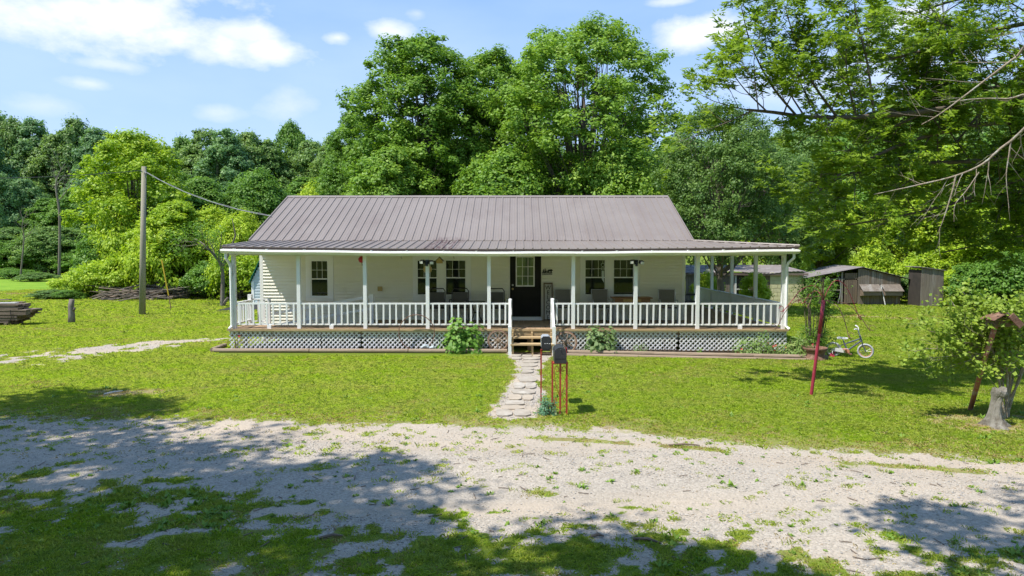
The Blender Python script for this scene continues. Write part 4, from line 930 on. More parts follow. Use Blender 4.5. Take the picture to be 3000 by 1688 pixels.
# ------------------------------------------------------------------ mailboxes
def bez(pts, n=20):
    pts = [Vector(p) for p in pts]; out = []
    for i in range(len(pts)-1):
        p0 = pts[max(i-1, 0)]; p1 = pts[i]; p2 = pts[i+1]; p3 = pts[min(i+2, len(pts)-1)]
        for k in range(n):
            t = k/n; out.append(.5*((2*p1)+(p2-p0)*t+(2*p0-5*p1+4*p2-p3)*t*t+(-p0+3*p1-3*p2+p3)*t**3))
    return out+[pts[-1]]
b0 = G(1641, 1218); X0, Y0 = b0.x, b0.y
t = thing('mailbox_stand', 'red iron mailbox stand of three bars with scrolls', 'mailbox stand', (X0, Y0, 0))
xl, xr = X0-.115, X0+.10
MB().box(X0-.014, X0+.014, Y0-.014, Y0+.014, -.1, .82).build('post', m_red, t)
MB().box(xl-.014, xl+.014, Y0+.10, Y0+.128, -.1, .83).build('post', m_red, t)
MB().box(xr-.014, xr+.014, Y0-.010, Y0+.018, -.1, .84).build('post', m_red, t)
MB().box(xl, xr+.02, Y0-.0, Y0+.12, .80, .818).build('top_plate', m_red, t)
for s in (-1, 1):
    e = X0+s*.10
    sp = [(X0+s*.006, Y0, .28), (X0+s*.06, Y0, .46), (e-s*.01, Y0, .62), (e-s*.012, Y0, .72), (X0+s*.055, Y0, .765), (X0+s*.022, Y0, .72), (X0+s*.032, Y0, .685), (X0+s*.055, Y0, .69), (X0+s*.05, Y0, .715)]
    MB().tube(bez(sp, 6), .005, 5).build('scroll', m_red, t)
    sp = [(X0+s*.006, Y0, .12), (X0+s*.05, Y0, .14), (e-s*.01, Y0, .20), (X0+s*.07, Y0, .27), (X0+s*.05, Y0, .24), (X0+s*.065, Y0, .22)]
    MB().tube(bez(sp, 6), .005, 5).build('scroll', m_red, t)
def boxmail(cx, y0, y1, w, z0, h, arch, name, label, mat):
    t = thing(name, label, 'mailbox', (cx, (y0+y1)/2, z0)); hw = w/2
    if arch:
        pr = [(cx-hw, z0), (cx-hw, z0+h-hw)]+[(cx-hw*math.cos(a), z0+h-hw+hw*math.sin(a)) for a in np.linspace(.2, math.pi-.2, 11)]+[(cx+hw, z0+h-hw), (cx+hw, z0)]
    else:
        c = .03; pr = [(cx-hw+c, z0), (cx-hw, z0+c), (cx-hw, z0+h-c), (cx-hw+c, z0+h), (cx+hw-c, z0+h), (cx+hw, z0+h-c), (cx+hw, z0+c), (cx+hw-c, z0)]
    MB().prism(pr, 'y', y0, y1).build('body', mat, t)
    cz = z0+h/2; pd = [(cx+(x-cx)*1.05, cz+(z-cz)*1.04) for x, z in pr]
    MB().prism(pd, 'y', y0-.018, y0-.001).build('door', m_mbox, t)
    return t
bm_ = boxmail(X0-.002, Y0-.04, Y0+.42, .178, .822, .235, True, 'mailbox', 'black arched mailbox with red flag on the scrolled stand', m_mbox)
MB().box(X0-.09, X0+.088, Y0-.064, Y0-.06, .895, .90).build('door_seam', m_mbox, bm_); MB().tube([(X0, Y0-.075, 1.02), (X0, Y0-.06, 1.03)], .008, 8).build('latch', m_mbox, bm_)
MB().box(X0+.092, X0+.10, Y0+.02, Y0+.05, .90, 1.03).box(X0+.092, X0+.10, Y0+.02, Y0+.09, .99, 1.04).build('flag', m_flag, bm_)
b1 = G(1585, 1188, 0)
nb = boxmail(V(1599, 1030, b1.y).x, b1.y-.12, b1.y+.22, .150, .93, .22, False, 'newspaper_box', 'rectangular mailbox with grey top and open dark front, left one', m_silver)
cx = V(1599, 1030, b1.y).x
MB().box(cx-.062, cx+.062, b1.y-.142, b1.y-.139, .955, 1.125).build('door_panel', m_mbox, nb)
for i in range(3): MB().box(cx-.03+.037*i, cx-.008+.037*i, b1.y-.146, b1.y-.1425, 1.035, 1.042).build('slot', m_trim, nb)
MB().box(b1.x-.012, b1.x+.012, b1.y-.012, b1.y+.012, -.1, .93).box(b1.x-.012, cx+.05, b1.y-.02, b1.y+.02, .915, .93).build('post', m_red, nb)
# ------------------------------------------------------------------ trees
def crown_arrays(seed, Rr, H, nl, per_lobe, per_clump, leaf, squash=1., prof=(.75, .55), clump=.13, droop=0.):
    """lobes inside an egg shaped envelope, clumps on the lobes, leaves on the clumps; base of crown at z = 0"""
    r = np.random.default_rng(seed); lobes = []
    for i in range(nl):
        t = (i+.5)/nl; t = t**.9; a = i*2.39996+r.random()*.8
        rad = Rr*(math.sin(math.pi*min(.98, max(.04, t**prof[0])))**prof[1])
        lr = Rr*(.29+.15*r.random())*(1-.18*t); d = max(0, rad-lr*.72)*(.62+.42*r.random())
        lobes.append((d*math.cos(a), d*math.sin(a), lr*.6+t*(H-lr*1.5), lr, lr*(.85+.35*r.random())))
    for k in range(max(2, nl//5)): lobes.append((Rr*.2*r.normal(), Rr*.2*r.normal(), H*(.3+.5*r.random()), Rr*.42, Rr*.5))
    L = np.array(lobes); cs = []; vs = []; ns = []
    for i, (x, y, z, lr, lz) in enumerate(L):
        m = per_lobe; u = r.normal(size=(m, 3)); u /= np.linalg.norm(u, axis=1, keepdims=True); u[:, 2] = np.where(u[:, 2] < -.35, -u[:, 2], u[:, 2])
        rr = (.62+.48*r.random(m))[:, None]; c = np.array([x, y, z])+u*rr*np.array([lr, lr, lz])
        d = np.stack([np.sqrt(((c[:, 0]-l[0])**2+(c[:, 1]-l[1])**2)/l[3]**2+(c[:, 2]-l[2])**2/l[4]**2) for j, l in enumerate(L) if j != i]).min(0)
        k = d > .62; cs.append(c[k]); ns.append(u[k])
    cs = np.concatenate(cs); ns = np.concatenate(ns); n = len(cs)
    cr = Rr*clump*(.6+.8*r.random(n)); cv = r.normal(0, .13, n)
    q = per_clump; idx = np.repeat(np.arange(n), q)
    o = r.normal(size=(n*q, 3)); o /= np.linalg.norm(o, axis=1, keepdims=True); o *= (r.random(n*q)**.45)[:, None]
    o[:, 2] *= .75; pos = cs[idx]+o*cr[idx][:, None]*1.25
    nr = o*.75+ns[idx]*.45+np.array([0, 0, .55])+r.normal(size=(n*q, 3))*.42
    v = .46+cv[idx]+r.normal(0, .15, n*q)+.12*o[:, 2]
    return L, pos, nr, leaf*(.65+.7*r.random(n*q)), np.clip(v, 0, 1)
def limbs(L, H0, r0, top, seed=0):
    r = random.Random(seed); mb = MB(); hz = H0+top*.78
    tr = [(0, 0, -.3), (0, 0, .15), (.03, .02, H0*.5), (r.uniform(-.1, .1), r.uniform(-.1, .1), H0), (r.uniform(-.3, .3), r.uniform(-.3, .3), H0+top*.4), (r.uniform(-.3, .3), r.uniform(-.3, .3), hz)]
    mb.tube(tr, [r0*1.5, r0*1.15, r0, r0*.85, r0*.5, r0*.12], 9)
    for i, (x, y, z, lr, lz) in enumerate(L):
        z0 = H0+max(0, z-.2*top)*.45*(.7+.4*r.random()); z0 = min(z0, hz*.9); p = Vector((0, 0, z0)); e = Vector((x, y, z+H0))
        m1 = p+(e-p)*.4+Vector((0, 0, -.1*(e-p).length)); m2 = p+(e-p)*.75+Vector((r.uniform(-.2, .2), r.uniform(-.2, .2), 0))
        mb.tube([p, m1, m2, e], [r0*.42, r0*.28, r0*.15, r0*.04], 6, False)
        for k in range(3):
            d = Vector((r.uniform(-1, 1), r.uniform(-1, 1), r.uniform(-.3, 1)))*lr*.8; mb.tube([m2, m2+d*.5+Vector((0, 0, .05)), e+d*.6], [r0*.12, r0*.07, r0*.02], 5, False)
    return mb
def meshfrom(mb, name, mat, smooth=True):
    me = bpy.data.meshes.new(name); me.from_pydata(mb.v, [], mb.f); me.materials.append(mat)
    if smooth: me.polygons.foreach_set('use_smooth', [True]*len(me.polygons))
    return me
PROTO = {}
def proto(key, seed, Rr, H, H0, r0, nl, pl, pc, leaf, aspect=.62, **k):
    L, p, n, s, v = crown_arrays(seed, Rr, H, nl, pl, pc, leaf, **k); p = p+np.array([0, 0, H0])
    PROTO[key] = (leafmesh(key+'_crown', f_mid, p, n, s, aspect, v), meshfrom(limbs(L, H0, r0, H, seed), key+'_trunk', m_bark), H0+H, Rr)
proto('maple_a', 11, 5.0, 14.0, 1.6, .28, 46, 36, 84, .15, prof=(.85, .36), clump=.07)
proto('maple_b', 12, 4.0, 13.0, 1.6, .24, 40, 36, 74, .15, prof=(.80, .34), clump=.08)
proto('pear', 13, 3.4, 7.8, 1.5, .17, 26, 36, 70, .11, prof=(.8, .45), clump=.09)
for i, (rr, h) in enumerate(((4.4, 11.5), (3.8, 12.5), (4.8, 10.5), (3.4, 13.0))): proto('far%d' % i, 20+i, rr, h, 2.8, .2, 24, 30, 48, .27, clump=.11)
for i, (rr, h) in enumerate(((3.4, 7.0), (3.0, 8.0), (3.8, 6.4))): proto('mid%d' % i, 30+i, rr, h, 1.6, .13, 22, 28, 52, .19, clump=.13)
for i, (rr, h) in enumerate(((1.6, 2.0), (1.9, 1.7), (1.5, 2.3))): proto('bush%d' % i, 40+i, rr, h, .05, .05, 13, 24, 44, .12, clump=.15, prof=(.55, .4))
proto('high', 52, 2.6, 4.4, 6.2, .16, 14, 15, 42, .17, clump=.15)
proto('rough', 51, 4.2, 10.5, 2.6, .2, 24, 24, 60, .21, prof=(.8, .5), clump=.10)
def tree(key, name, label, cat, x, y, H, mat, W=None, group=None, rz=0., bark=None, z=None):
    cm, tm, h, rr = PROTO[key]; s = H/h; sx = (W/rr if W else s)
    t = thing(name, label, cat, (x, y, gzf(x, y) if z is None else z), group, rz)
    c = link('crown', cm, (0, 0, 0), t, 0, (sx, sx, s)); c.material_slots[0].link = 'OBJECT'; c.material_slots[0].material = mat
    k = link('trunk', tm, (0, 0, 0), t, 0, (sx, sx, s))
    if bark: k.material_slots[0].link = 'OBJECT'; k.material_slots[0].material = bark
    return t
def atp(px, Y): return V(px, 741, Y).x
def hp(py, Y): return V(1500, py, Y).z
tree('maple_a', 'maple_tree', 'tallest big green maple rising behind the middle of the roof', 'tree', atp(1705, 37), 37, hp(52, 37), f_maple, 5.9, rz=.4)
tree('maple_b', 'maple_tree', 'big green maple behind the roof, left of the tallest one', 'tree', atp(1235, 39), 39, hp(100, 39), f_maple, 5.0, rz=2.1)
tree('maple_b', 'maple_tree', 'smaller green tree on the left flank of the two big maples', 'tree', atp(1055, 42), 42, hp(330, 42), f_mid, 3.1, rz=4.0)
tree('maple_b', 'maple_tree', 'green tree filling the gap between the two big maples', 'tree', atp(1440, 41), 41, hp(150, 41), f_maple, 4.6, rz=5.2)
tree('mid1', 'maple_tree', 'light green tree low behind the left part of the roof', 'tree', atp(1150, 34), 34, hp(430, 34), f_maple, 2.6, rz=1.0)
tree('mid0', 'maple_tree', 'low green tree behind the roof ridge under the tallest maple', 'tree', atp(1480, 33), 33, hp(440, 33), f_maple, 3.2, rz=3.0)
tree('mid2', 'maple_tree', 'low green tree behind the right end of the roof ridge', 'tree', atp(1790, 33.5), 33.5, hp(430, 33.5), f_maple, 3.2, rz=5.0)
tree('pear', 'pear_tree', 'dense dark green pear tree behind the right end of the house', 'tree', atp(2115, 29.3), 29.3, hp(292, 29.3), f_pear, 3.25, rz=.7)
tree('pear', 'pear_tree', 'dark dense tree filling in behind the side porch', 'tree', atp(2290, 41), 41, hp(450, 41), f_pear, 3.6, rz=3.7)
tree('rough', 'box_elder_tree', 'bright yellow green tree behind the utility pole', 'tree', atp(400, 44), 44, hp(378, 44), f_bright, 4.0, rz=.2)
tree('mid1', 'box_elder_tree', 'bright yellow green bushy tree right of the utility pole', 'tree', atp(520, 39), 39, hp(590, 39), f_bright, 2.6, rz=1.3)
tree('mid0', 'box_elder_tree', 'bright leafy small tree just left of the crooked tree', 'tree', atp(620, 40), 40, hp(610, 40), f_bright, 2.3, rz=2.5)
tree('mid2', 'box_elder_tree', 'yellow green tree touching the left roof corner', 'tree', atp(705, 38), 38, hp(625, 38), f_bright, 2.0, rz=.3)
tree('mid1', 'young_tree', 'mid green tree between the yellow tree and the roof', 'tree', atp(590, 48), 48, hp(520, 48), f_mid, 2.8, rz=2.2)
tree('mid0', 'young_tree', 'mid green tree standing behind the service cable', 'tree', atp(760, 50), 50, hp(500, 50), f_mid, 3.2, rz=3.2)
tree('mid2', 'young_tree', 'yellow green sapling top showing over the left roof slope', 'tree', atp(920, 44), 44, hp(540, 44), f_bright, 2.0, rz=.9)
def shrub(key, label, x, y, H, mat, W, rz=0, group=None, name='shrub', cat='shrub'): return tree(key, name, label, cat, x, y, H, mat, W, group, rz)
i = 0
gb = 'bushes along the yard edge left of the house'
for (px, Y, py, W, mt, lab) in [(240,38.5,790,1.6,f_bright,'leftmost low bright bush beside the field'), (330,38,765,2.1,f_bright,'wide bright bush left of the utility pole foot'), (420,39,740,2.0,f_bright,'bright bush directly behind the utility pole'), (300,41,700,1.8,f_mid,'mid green bush behind the wide bright bush'),
        (380,42,640,2.4,f_bright,'taller bright bush under the yellow green tree'), (560,40,720,2.0,f_mid,'green bush above the brush pile on the right'), (620,37,770,1.7,f_mid,'dark green bush left of the crooked trunk'), (700,36,740,1.8,f_bright,'bright bush right of the crooked trunk'),
        (150,37,858,1.2,f_dark,'low dark weedy clump at the field corner'), (200,36.5,868,1.0,f_mid,'low weedy clump right of the dark one'), (470,38,690,2.2,f_bright,'tall bright bush right behind the yellow pole'), (760,40,690,2.2,f_mid,'green bush mostly hidden by the house corner'), (110,60,800,2.0,f_dark,'dark bush at the far side of the field'), (30,66,790,2.4,f_mid,'bush at the foot of the far wood on the left')]:
    shrub('bush%d' % (i % 3), lab, atp(px, Y), Y, max(.5, hp(py, Y)), mt, W, i*1.3, gb); i += 1
# distant wood on the left and behind
rs = random.Random(9); i = 0
gf = 'trees of the distant wood'
lab3 = {0: 'tall dark green distant tree', 1: 'tall mid green distant tree', 2: 'tall bluish green distant tree'}
f_blue = FOL('hazy_forest_leaves', (.035, .07, .03), (.07, .125, .045), (.13, .20, .065), .4, 2.0)
tops = [(-160, 330), (0, 335), (90, 350), (160, 380), (235, 350), (310, 380), (390, 400), (470, 420), (560, 375), (640, 400), (720, 385), (790, 420), (860, 350), (930, 400), (1010, 420), (1090, 400), (1200, 380), (1400, 400), (1600, 420), (1850, 440), (2000, 420), (2150, 400), (2300, 380), (2450, 330), (2600, 300), (2750, 260), (2900, 240), (3050, 200), (3200, 200)]
LMK = [(-400,'beyond the left edge'), (-20,'at the far left'), (60,'above the lumber stack'), (150,'above the dead snag post'), (230,'over the field end'), (300,'left of the yellow green tree'), (370,'just left of the pole'), (430,'just right of the pole'), (510,'above the service cable'), (600,'over the crooked tree'), (680,'above the left porch corner'), (770,'over the left roof rake'), (860,'above the left ridge end'), (960,'left of the big maples'), (1100,'behind the left maple'), (1400,'behind the tallest maple'), (1900,'behind the pear tree'), (2250,'right of the pear tree'), (2450,'behind the coop'), (2700,'behind the privy'), (2950,'at the right edge')]
ADJ = ['round', 'narrow', 'spreading', 'ragged', 'dense']; adi = [0]
def adj(): adi[0] += 1; return ADJ[adi[0] % 5]
def lmk(px): return [l for p, l in LMK if p <= px][-1] if px > -400 else LMK[0][1]
def topy(px): return float(np.interp(px, [t[0] for t in tops], [t[1] for t in tops]))
px = -260
while px < 3300:
    Y = 84+12*rs.random()
    if px > 1100: Y = 66+10*rs.random()
    ty = topy(px)+rs.uniform(-18, 25)
    H = hp(ty, Y)-gzf(0, Y); k = rs.randrange(4); m = [f_dark, f_dark, f_mid, f_blue][rs.randrange(4)]
    tree('far%d' % k, 'forest_tree', adj()+' '+lab3[0 if m in (f_dark,) else (1 if m is f_mid else 2)]+' '+lmk(px), 'tree', atp(px, Y), Y, H, m, 4.0+1.2*rs.random(), gf, rs.random()*6)
    px += 62 if px < 1100 else 85
px = -300
while px < 1250:
    Y = 76+6*rs.random(); H = hp(topy(px)+90+rs.uniform(0, 130), Y)-gzf(0, Y)
    tree('far%d' % rs.randrange(4), 'forest_tree', adj()+' lower front tree of the wood '+lmk(px), 'tree', atp(px, Y), Y, H, [f_dark, f_blue, f_mid][rs.randrange(3)], 3.4+rs.random(), 'front edge trees of the distant wood', rs.random()*6)
    px += 75
px = -280
while px < 560:
    Y = 71+4*rs.random(); H = hp(650+rs.uniform(-20, 90), Y)
    tree('mid%d' % rs.randrange(3), 'understory_tree', adj()+' small tree at the wood foot '+lmk(px), 'tree', atp(px, Y), Y, H, [f_dark, f_mid, f_dark][rs.randrange(3)], 3.0+rs.random(), 'understory of the distant wood', rs.random()*6, z=-.9)
    px += 45
# bright wood on the right behind the sheds
gr_ = 'bright leafy trees behind the sheds on the right'
for (px, Y, py, W, mt, lab) in [(2260,50,560,3.2,f_bright,'bright tree just right of the dark pear tree'), (2400,47,520,3.4,f_bright,'bright yellow green tree above the low sheds'), (2530,49,470,3.6,f_mid,'green tree behind the coop roof ridge'), (2660,45,520,3.2,f_bright,'bright tree above the leaning privy'),
        (2790,42,430,3.6,f_bright,'bright tree right of the privy'), (2930,40,380,3.6,f_mid,'green tree at the right edge behind the yard'), (2480,56,380,4.2,f_mid,'tall green tree behind the coop'), (2700,56,330,4.4,f_mid,'tall green tree behind the privy'), (2900,52,260,4.6,f_dark,'tall dark tree at the right edge of the photo'), (3080,46,300,4.2,f_mid,'tree mostly outside the right edge'), (2330,60,400,4.0,f_dark,'dark tree between the pear and the bright trees'), (2180,62,400,3.8,f_dark,'dark tree top right behind the pear tree'), (3010,34,560,3.0,f_bright,'bright tree low at the right edge'), (2880,37,600,2.6,f_bright,'bright bushy tree low right of the privy')]:
    tree(['mid0', 'mid1', 'mid2', 'rough'][i % 4], 'shade_tree', lab, 'tree', atp(px, Y), Y, hp(py, Y), mt, W, gr_, i*1.1); i += 1
gs = 'bushes round the sheds on the right'
for (px, Y, py, W, mt, lab) in [(2665,35.6,800,.85,f_dark,'dark vine covered bush between coop and privy'), (2700,38,740,1.6,f_bright,'bright bush behind the privy roof'), (2800,35,790,1.6,f_bright,'bright bush right of the privy'), (2880,33,760,1.7,f_mid,'green bush farther right of the privy'), (2960,32,740,1.8,f_mid,'green bush at the right edge near the privy'), (2560,38.5,735,1.8,f_bright,'bright bush over the coop roof'), (2440,48,740,2.4,f_bright,'bright bush behind the coop ridge'), (2330,40,742,1.6,f_mid,'green bush behind the cream block shed'), (2075,33.0,805,.8,f_bright,'orange tipped bright bush seen through the side porch'), (2215,31.5,790,.75,f_bright,'bright leafy bush by the shed door seen through the porch'), (2790,33,865,.55,f_bright,'low bright weeds at the foot of the privy')]:
    shrub('bush%d' % (i % 3), lab, atp(px, Y), Y, max(.4, hp(py, Y)), mt, W, i*1.3, gs); i += 1
# trees on the other side of the lane, behind the camera: they cast the shade on the gravel
for (x, y, H, W, k, lab, lean) in [(-12.0, 7.0, 11.0, 3.1, 'high', 'shade tree left of the lane whose shadow crosses the gravel', 0), (-9.6, 3.6, 12.5, 3.0, 'high', 'tall shade tree front left of the viewpoint', 0), (-7.4, 3.2, 11.5, 2.9, 'high', 'high crowned tree just left of the viewpoint', 0), (-3.6, -1.2, 11, 2.7, 'high', 'leaning high crowned tree behind the viewpoint', -20), (1.5, -.7, 10.8, 2.6, 'high', 'leaning tree behind the viewpoint casting the right-hand gravel shadow', -24), (-8.2, -.6, 12.6, 2.8, 'mid2', 'shade tree left behind the viewpoint', 0), (4.6, -2.2, 12.4, 2.6, 'mid0', 'shade tree behind the viewpoint, a step to the right', 0)]:
    tree(k, 'roadside_tree', lab, 'tree', x, y, H, f_mid, W, 'trees on the near side of the lane', 0).rotation_euler = (R(lean), 0, x if lean == 0 else 0)
for i2 in range(13):  # row added out of view so the panes mirror trees, not bright sky
    x = -62+i2*10.5; tree('far%d' % (i2 % 4), 'added_wood_tree', 'unseen tree added for the window panes to mirror', 'tree', x, -24-4*rs.random(), 14+4*rs.random(), f_dark, 5.6, 'added wood behind the viewpoint', i2)

# near tree hanging in from the right
def grow(mb, tips, p, d, L, r0, depth, r, up=.12, kids=4, wig=.22):
    pts = [p.copy()]; rs_ = [r0]; q = p.copy(); dd = d.normalized(); n = 4
    for i in range(n):
        dd = (dd+Vector((r.gauss(0, wig), r.gauss(0, wig), r.gauss(0, wig)+up))*.45).normalized(); q = q+dd*L/n; pts.append(q.copy()); rs_.append(r0*(1-.75*(i+1)/n))
    mb.tube(pts, rs_, 5 if r0 < .02 else 7, False)
    if depth == 0: tips += [(pts[2], dd), (pts[3], dd), (pts[4], dd)]; return
    for k in range(kids):
        t = .25+.75*(k+r.random()*.6)/kids; j = min(n-1, int(t*n)); f = t*n-j; s = pts[j].lerp(pts[j+1], min(1, f)); ax = (pts[j+1]-pts[j]).normalized()
        side = ax.cross(Vector((r.gauss(0, 1), r.gauss(0, 1), r.gauss(0, 1)))).normalized(); nd = (ax*.75+side*.75+Vector((0, 0, .15))).normalized()
        grow(mb, tips, s, nd, L*(.42+.22*r.random()), r0*(1-.7*t)*.55+.001, depth-1, r, up, kids, wig)
def near_tree():
    r = random.Random(21); t = thing('overhanging_tree', 'near tree with compound leaves and bare limbs reaching in from the right', 'tree', (13.4, 14.2, gzf(13.4, 14.2)))
    bark = MB(); tips = []; pale = MB(); dummy = []
    bark.tube([(13.4, 14.2, -.3), (13.3, 14.2, 1.6), (13.1, 14.1, 3.6), (12.8, 14.1, 5.6), (12.4, 14.0, 9.0)], [.30, .24, .20, .15, .07], 10)
    B = lambda L_: [V(x, y, Y*1.24) for x, y, Y in L_]
    def limb(L_, rr, kids, klen, leafy, tgt, depth=2, up=.10):
        Q = B(L_)
        if L_[0][0] > 3000: Q = [Vector((13.1, 14.15, max(1.8, Q[0].z-.9)))]+Q
        P = bez(Q, 4); n = len(P); rad = [rr*(1-.72*i/(n-1)) for i in range(n)]; tgt.tube(P, rad, 7, False)
        for k in range(kids):
            tt = .14+.86*(k+r.random()*.5)/kids; j = min(n-2, int(tt*(n-1))); ax = (P[j+1]-P[j]).normalized()
            side = ax.cross(Vector((r.gauss(0, 1), r.gauss(0, 1), r.gauss(0, 1)))).normalized()
            grow(tgt, tips if leafy else dummy, P[j], (ax*.6+side*.8+Vector((0, 0, .35 if leafy else -.1))).normalized(), 1.24*klen*(.6+.7*r.random()), rad[j]*.5, depth, r, up if leafy else -.02, 4 if leafy else 2)
    limb([(3200,620,12.4),(3000,690,12),(2860,720,11.8),(2760,740,11.6)], .04, 10, .9, True, bark, up=0)
    limb([(3200,230,12.2),(3000,250,12),(2850,260,11.8),(2700,260,11.6),(2600,300,11.4)], .06, 14, 1.2, True, bark)
    limb([(3200,500,11.8),(2980,530,11.6),(2780,600,11.4),(2600,640,11.2),(2480,660,11)], .05, 13, .9, True, bark, up=.02)
    limb([(3200,290,11),(2950,295,10.6),(2640,335,10.2),(2400,345,10.0),(2270,330,9.8),(2190,322,9.6)], .075, 16, 1.05, True, bark)
    limb([(3200,60,11),(2900,90,10.8),(2700,150,10.5),(2560,185,10.4)], .06, 13, 1.25, True, bark)
    limb([(3200,440,11.4),(2900,470,11),(2700,480,10.8),(2500,505,10.6),(2400,560,10.4)], .06, 13, 1.0, True, bark, up=.04)
    limb([(3200,380,11),(2950,360,10.8),(2800,380,10.6),(2650,420,10.4),(2480,500,10.2),(2350,580,10.0)], .06, 13, .95, True, bark, up=.03)
    limb([(2450,340,10),(2380,240,9.9),(2330,120,9.8),(2300,20,9.8)], .025, 8, .55, True, bark, 1, .3)
    limb([(2330,335,9.8),(2260,250,9.7),(2200,130,9.6),(2170,10,9.6)], .022, 8, .5, True, bark, 1, .3)
    limb([(2560,330,10),(2540,180,10),(2510,60,10),(2500,-40,10)], .025, 9, .6, True, bark, 1, .3)
    limb([(2250,330,9.7),(2180,260,9.6),(2130,190,9.6)], .016, 5, .4, True, bark, 1, .15)
    limb([(3200,150,11.8),(3000,220,11.6),(2900,300,11.4),(2800,420,11.2)], .07, 14, 1.2, True, bark)
    limb([(3200,550,12.2),(3000,560,12),(2850,590,11.8),(2700,640,11.6)], .06, 12, .9, True, bark, up=0)
    limb([(3250,-80,12),(3000,-40,11.8),(2800,0,11.5),(2680,40,11.3)], .06, 12, 1.2, True, bark)
    # bare lichen covered limbs in front
    limb([(3100,90,8.7),(2980,165,8.8),(2880,240,8.9),(2760,330,9.0),(2700,365,9.1)], .026, 8, .6, False, pale, 1)
    limb([(3120,340,8.8),(2960,415,8.9),(2880,480,9.0),(2800,515,9.1),(2700,540,9.2),(2560,570,9.4)], .027, 11, .65, False, pale, 1)
    limb([(3080,300,9.2),(2950,290,9.3),(2860,290,9.4),(2780,300,9.5)], .022, 6, .45, False, pale, 1)
    limb([(2962,410,8.9),(2955,460,8.9),(2948,520,8.9),(2956,610,8.9)], .014, 6, .3, False, pale, 0)
    limb([(2800,515,9.1),(2790,560,9.1),(2765,640,9.1),(2745,690,9.2)], .016, 5, .4, False, pale, 1)
    limb([(2868,505,9.0),(2830,560,9.0),(2798,600,9.0),(2795,650,9.0)], .010, 3, .2, False, pale, 0)
    bark.build('trunk', m_bark, t, True); pale.build('bare_limbs', m_barkl, t, True)
    c = []; nn = []; tg = []; sz = []; vv = []
    for p, d in tips:
        for rep in range(2):
            o = p+Vector((r.gauss(0, .03), r.gauss(0, .03), r.gauss(0, .03))); ax = (d+Vector((r.gauss(0, .6), r.gauss(0, .6), r.gauss(0, .3)-.1))).normalized(); nl = 7; base = min(1, max(0, r.gauss(.5, .2)))
            for k in range(nl):
                a = (k-(nl-1)/2)*.42; sd_ = ax.cross(Vector((0, 0, 1))).normalized(); dd = (ax*math.cos(a)+sd_*math.sin(a)+Vector((0, 0, -.18))).normalized()
                s = .15*(.7+.6*r.random())*(1-.25*abs(a)); c.append(o+dd*(.05+s*.5)); nn.append(Vector((r.gauss(0, .5), r.gauss(0, .5)-.25, 1))); tg.append(dd); sz.append(s); vv.append(min(1, max(0, base+r.gauss(0, .1))))
    o = wloc(t); c = np.array([tuple(x-o) for x in c])
    me = leafmesh('compound_leaves', f_near, c, np.array([tuple(x) for x in nn]), np.array(sz), .34, np.array(vv), np.array([tuple(x) for x in tg])); link('crown', me, (0, 0, 0), t)
    print('near leaves', len(c))
near_tree()
# bare and crooked trees
def bare(name, label, base, path, r0, mat, kids=8, klen=1.2, seed=1, leaf=None, leafmat=None, depth=2, lsz=.1):
    r = random.Random(seed); t = thing(name, label, 'tree', base); mb = MB(); tips = []; P = bez(path, 4); n = len(P); rad = [r0*(1-.8*i/(n-1)) for i in range(n)]; mb.tube(P, rad, 8)
    for k in range(kids):
        tt = .35+.63*(k+r.random()*.5)/kids; j = min(n-2, int(tt*(n-1))); ax = (P[j+1]-P[j]).normalized(); side = ax.cross(Vector((r.gauss(0, 1), r.gauss(0, 1), r.gauss(0, 1)))).normalized()
        grow(mb, tips, P[j], (ax*.6+side+Vector((0, 0, .3))).normalized(), klen*(.6+.6*r.random()), rad[j]*.6, depth, r, .1, 3)
    mb.build('trunk', mat, t, True)
    if leafmat:
        c = []; 
        for p, d in tips:
            for k in range(leaf): c.append(p+Vector((r.gauss(0, .12), r.gauss(0, .12), r.gauss(0, .10))))
        o = wloc(t); c = np.array([tuple(x-o) for x in c]); nr = rng.normal(size=c.shape)*.5+np.array([0, 0, .8])
        link('crown', leafmesh('crown_leaves', leafmat, c, nr, lsz*(.6+.8*rng.random(len(c))), .6, np.clip(rng.normal(.5, .2, len(c)), 0, 1)), (0, 0, 0), t)
    return t
b = G(650, 898)
bare('crooked_tree', 'crooked grey trunked tree left of the porch with sparse leaves', b, [(b.x, b.y, -.1), V(652, 850, b.y), V(650, 785, b.y), V(625, 745, b.y), V(595, 715, b.y), V(570, 700, b.y)], .11, m_grey, 9, 1.3, 3, 5, f_mid)
t = tag(MB().tube([V(650, 785, b.y), V(672, 740, b.y), V(690, 690, b.y), V(680, 640, b.y)], [.07, .05, .035, .015], 7).tube([(b.x+.06, b.y, .05), (b.x+.2, b.y-.05, .25), (b.x+.32, b.y-.05, .42)], [.09, .07, .05], 7).build('limb', m_grey), None)
t.parent = bpy.data.objects['crooked_tree']; t.location = Vector(t.location)-Vector(bpy.data.objects['crooked_tree'].location)
b = G(168, 800); b.y = 62; b.x = atp(170, 62)
bare('dead_tree', 'tall pale half dead tree against the dark wood on the left', (b.x, 62, 0), [(b.x, 62, -.2), V(175, 640, 62), V(165, 560, 62), V(168, 520, 62), V(190, 480, 62)], .13, m_grey, 7, 2.2, 5)
b = Vector((atp(55, 61), 61, 0)); bare('dead_tree', 'short dead branched trunk left of the taller pale one', b, [(b.x, 61, -.2), V(70, 700, 61), V(65, 660, 61), V(80, 620, 61)], .08, m_grey, 5, 1.3, 6)

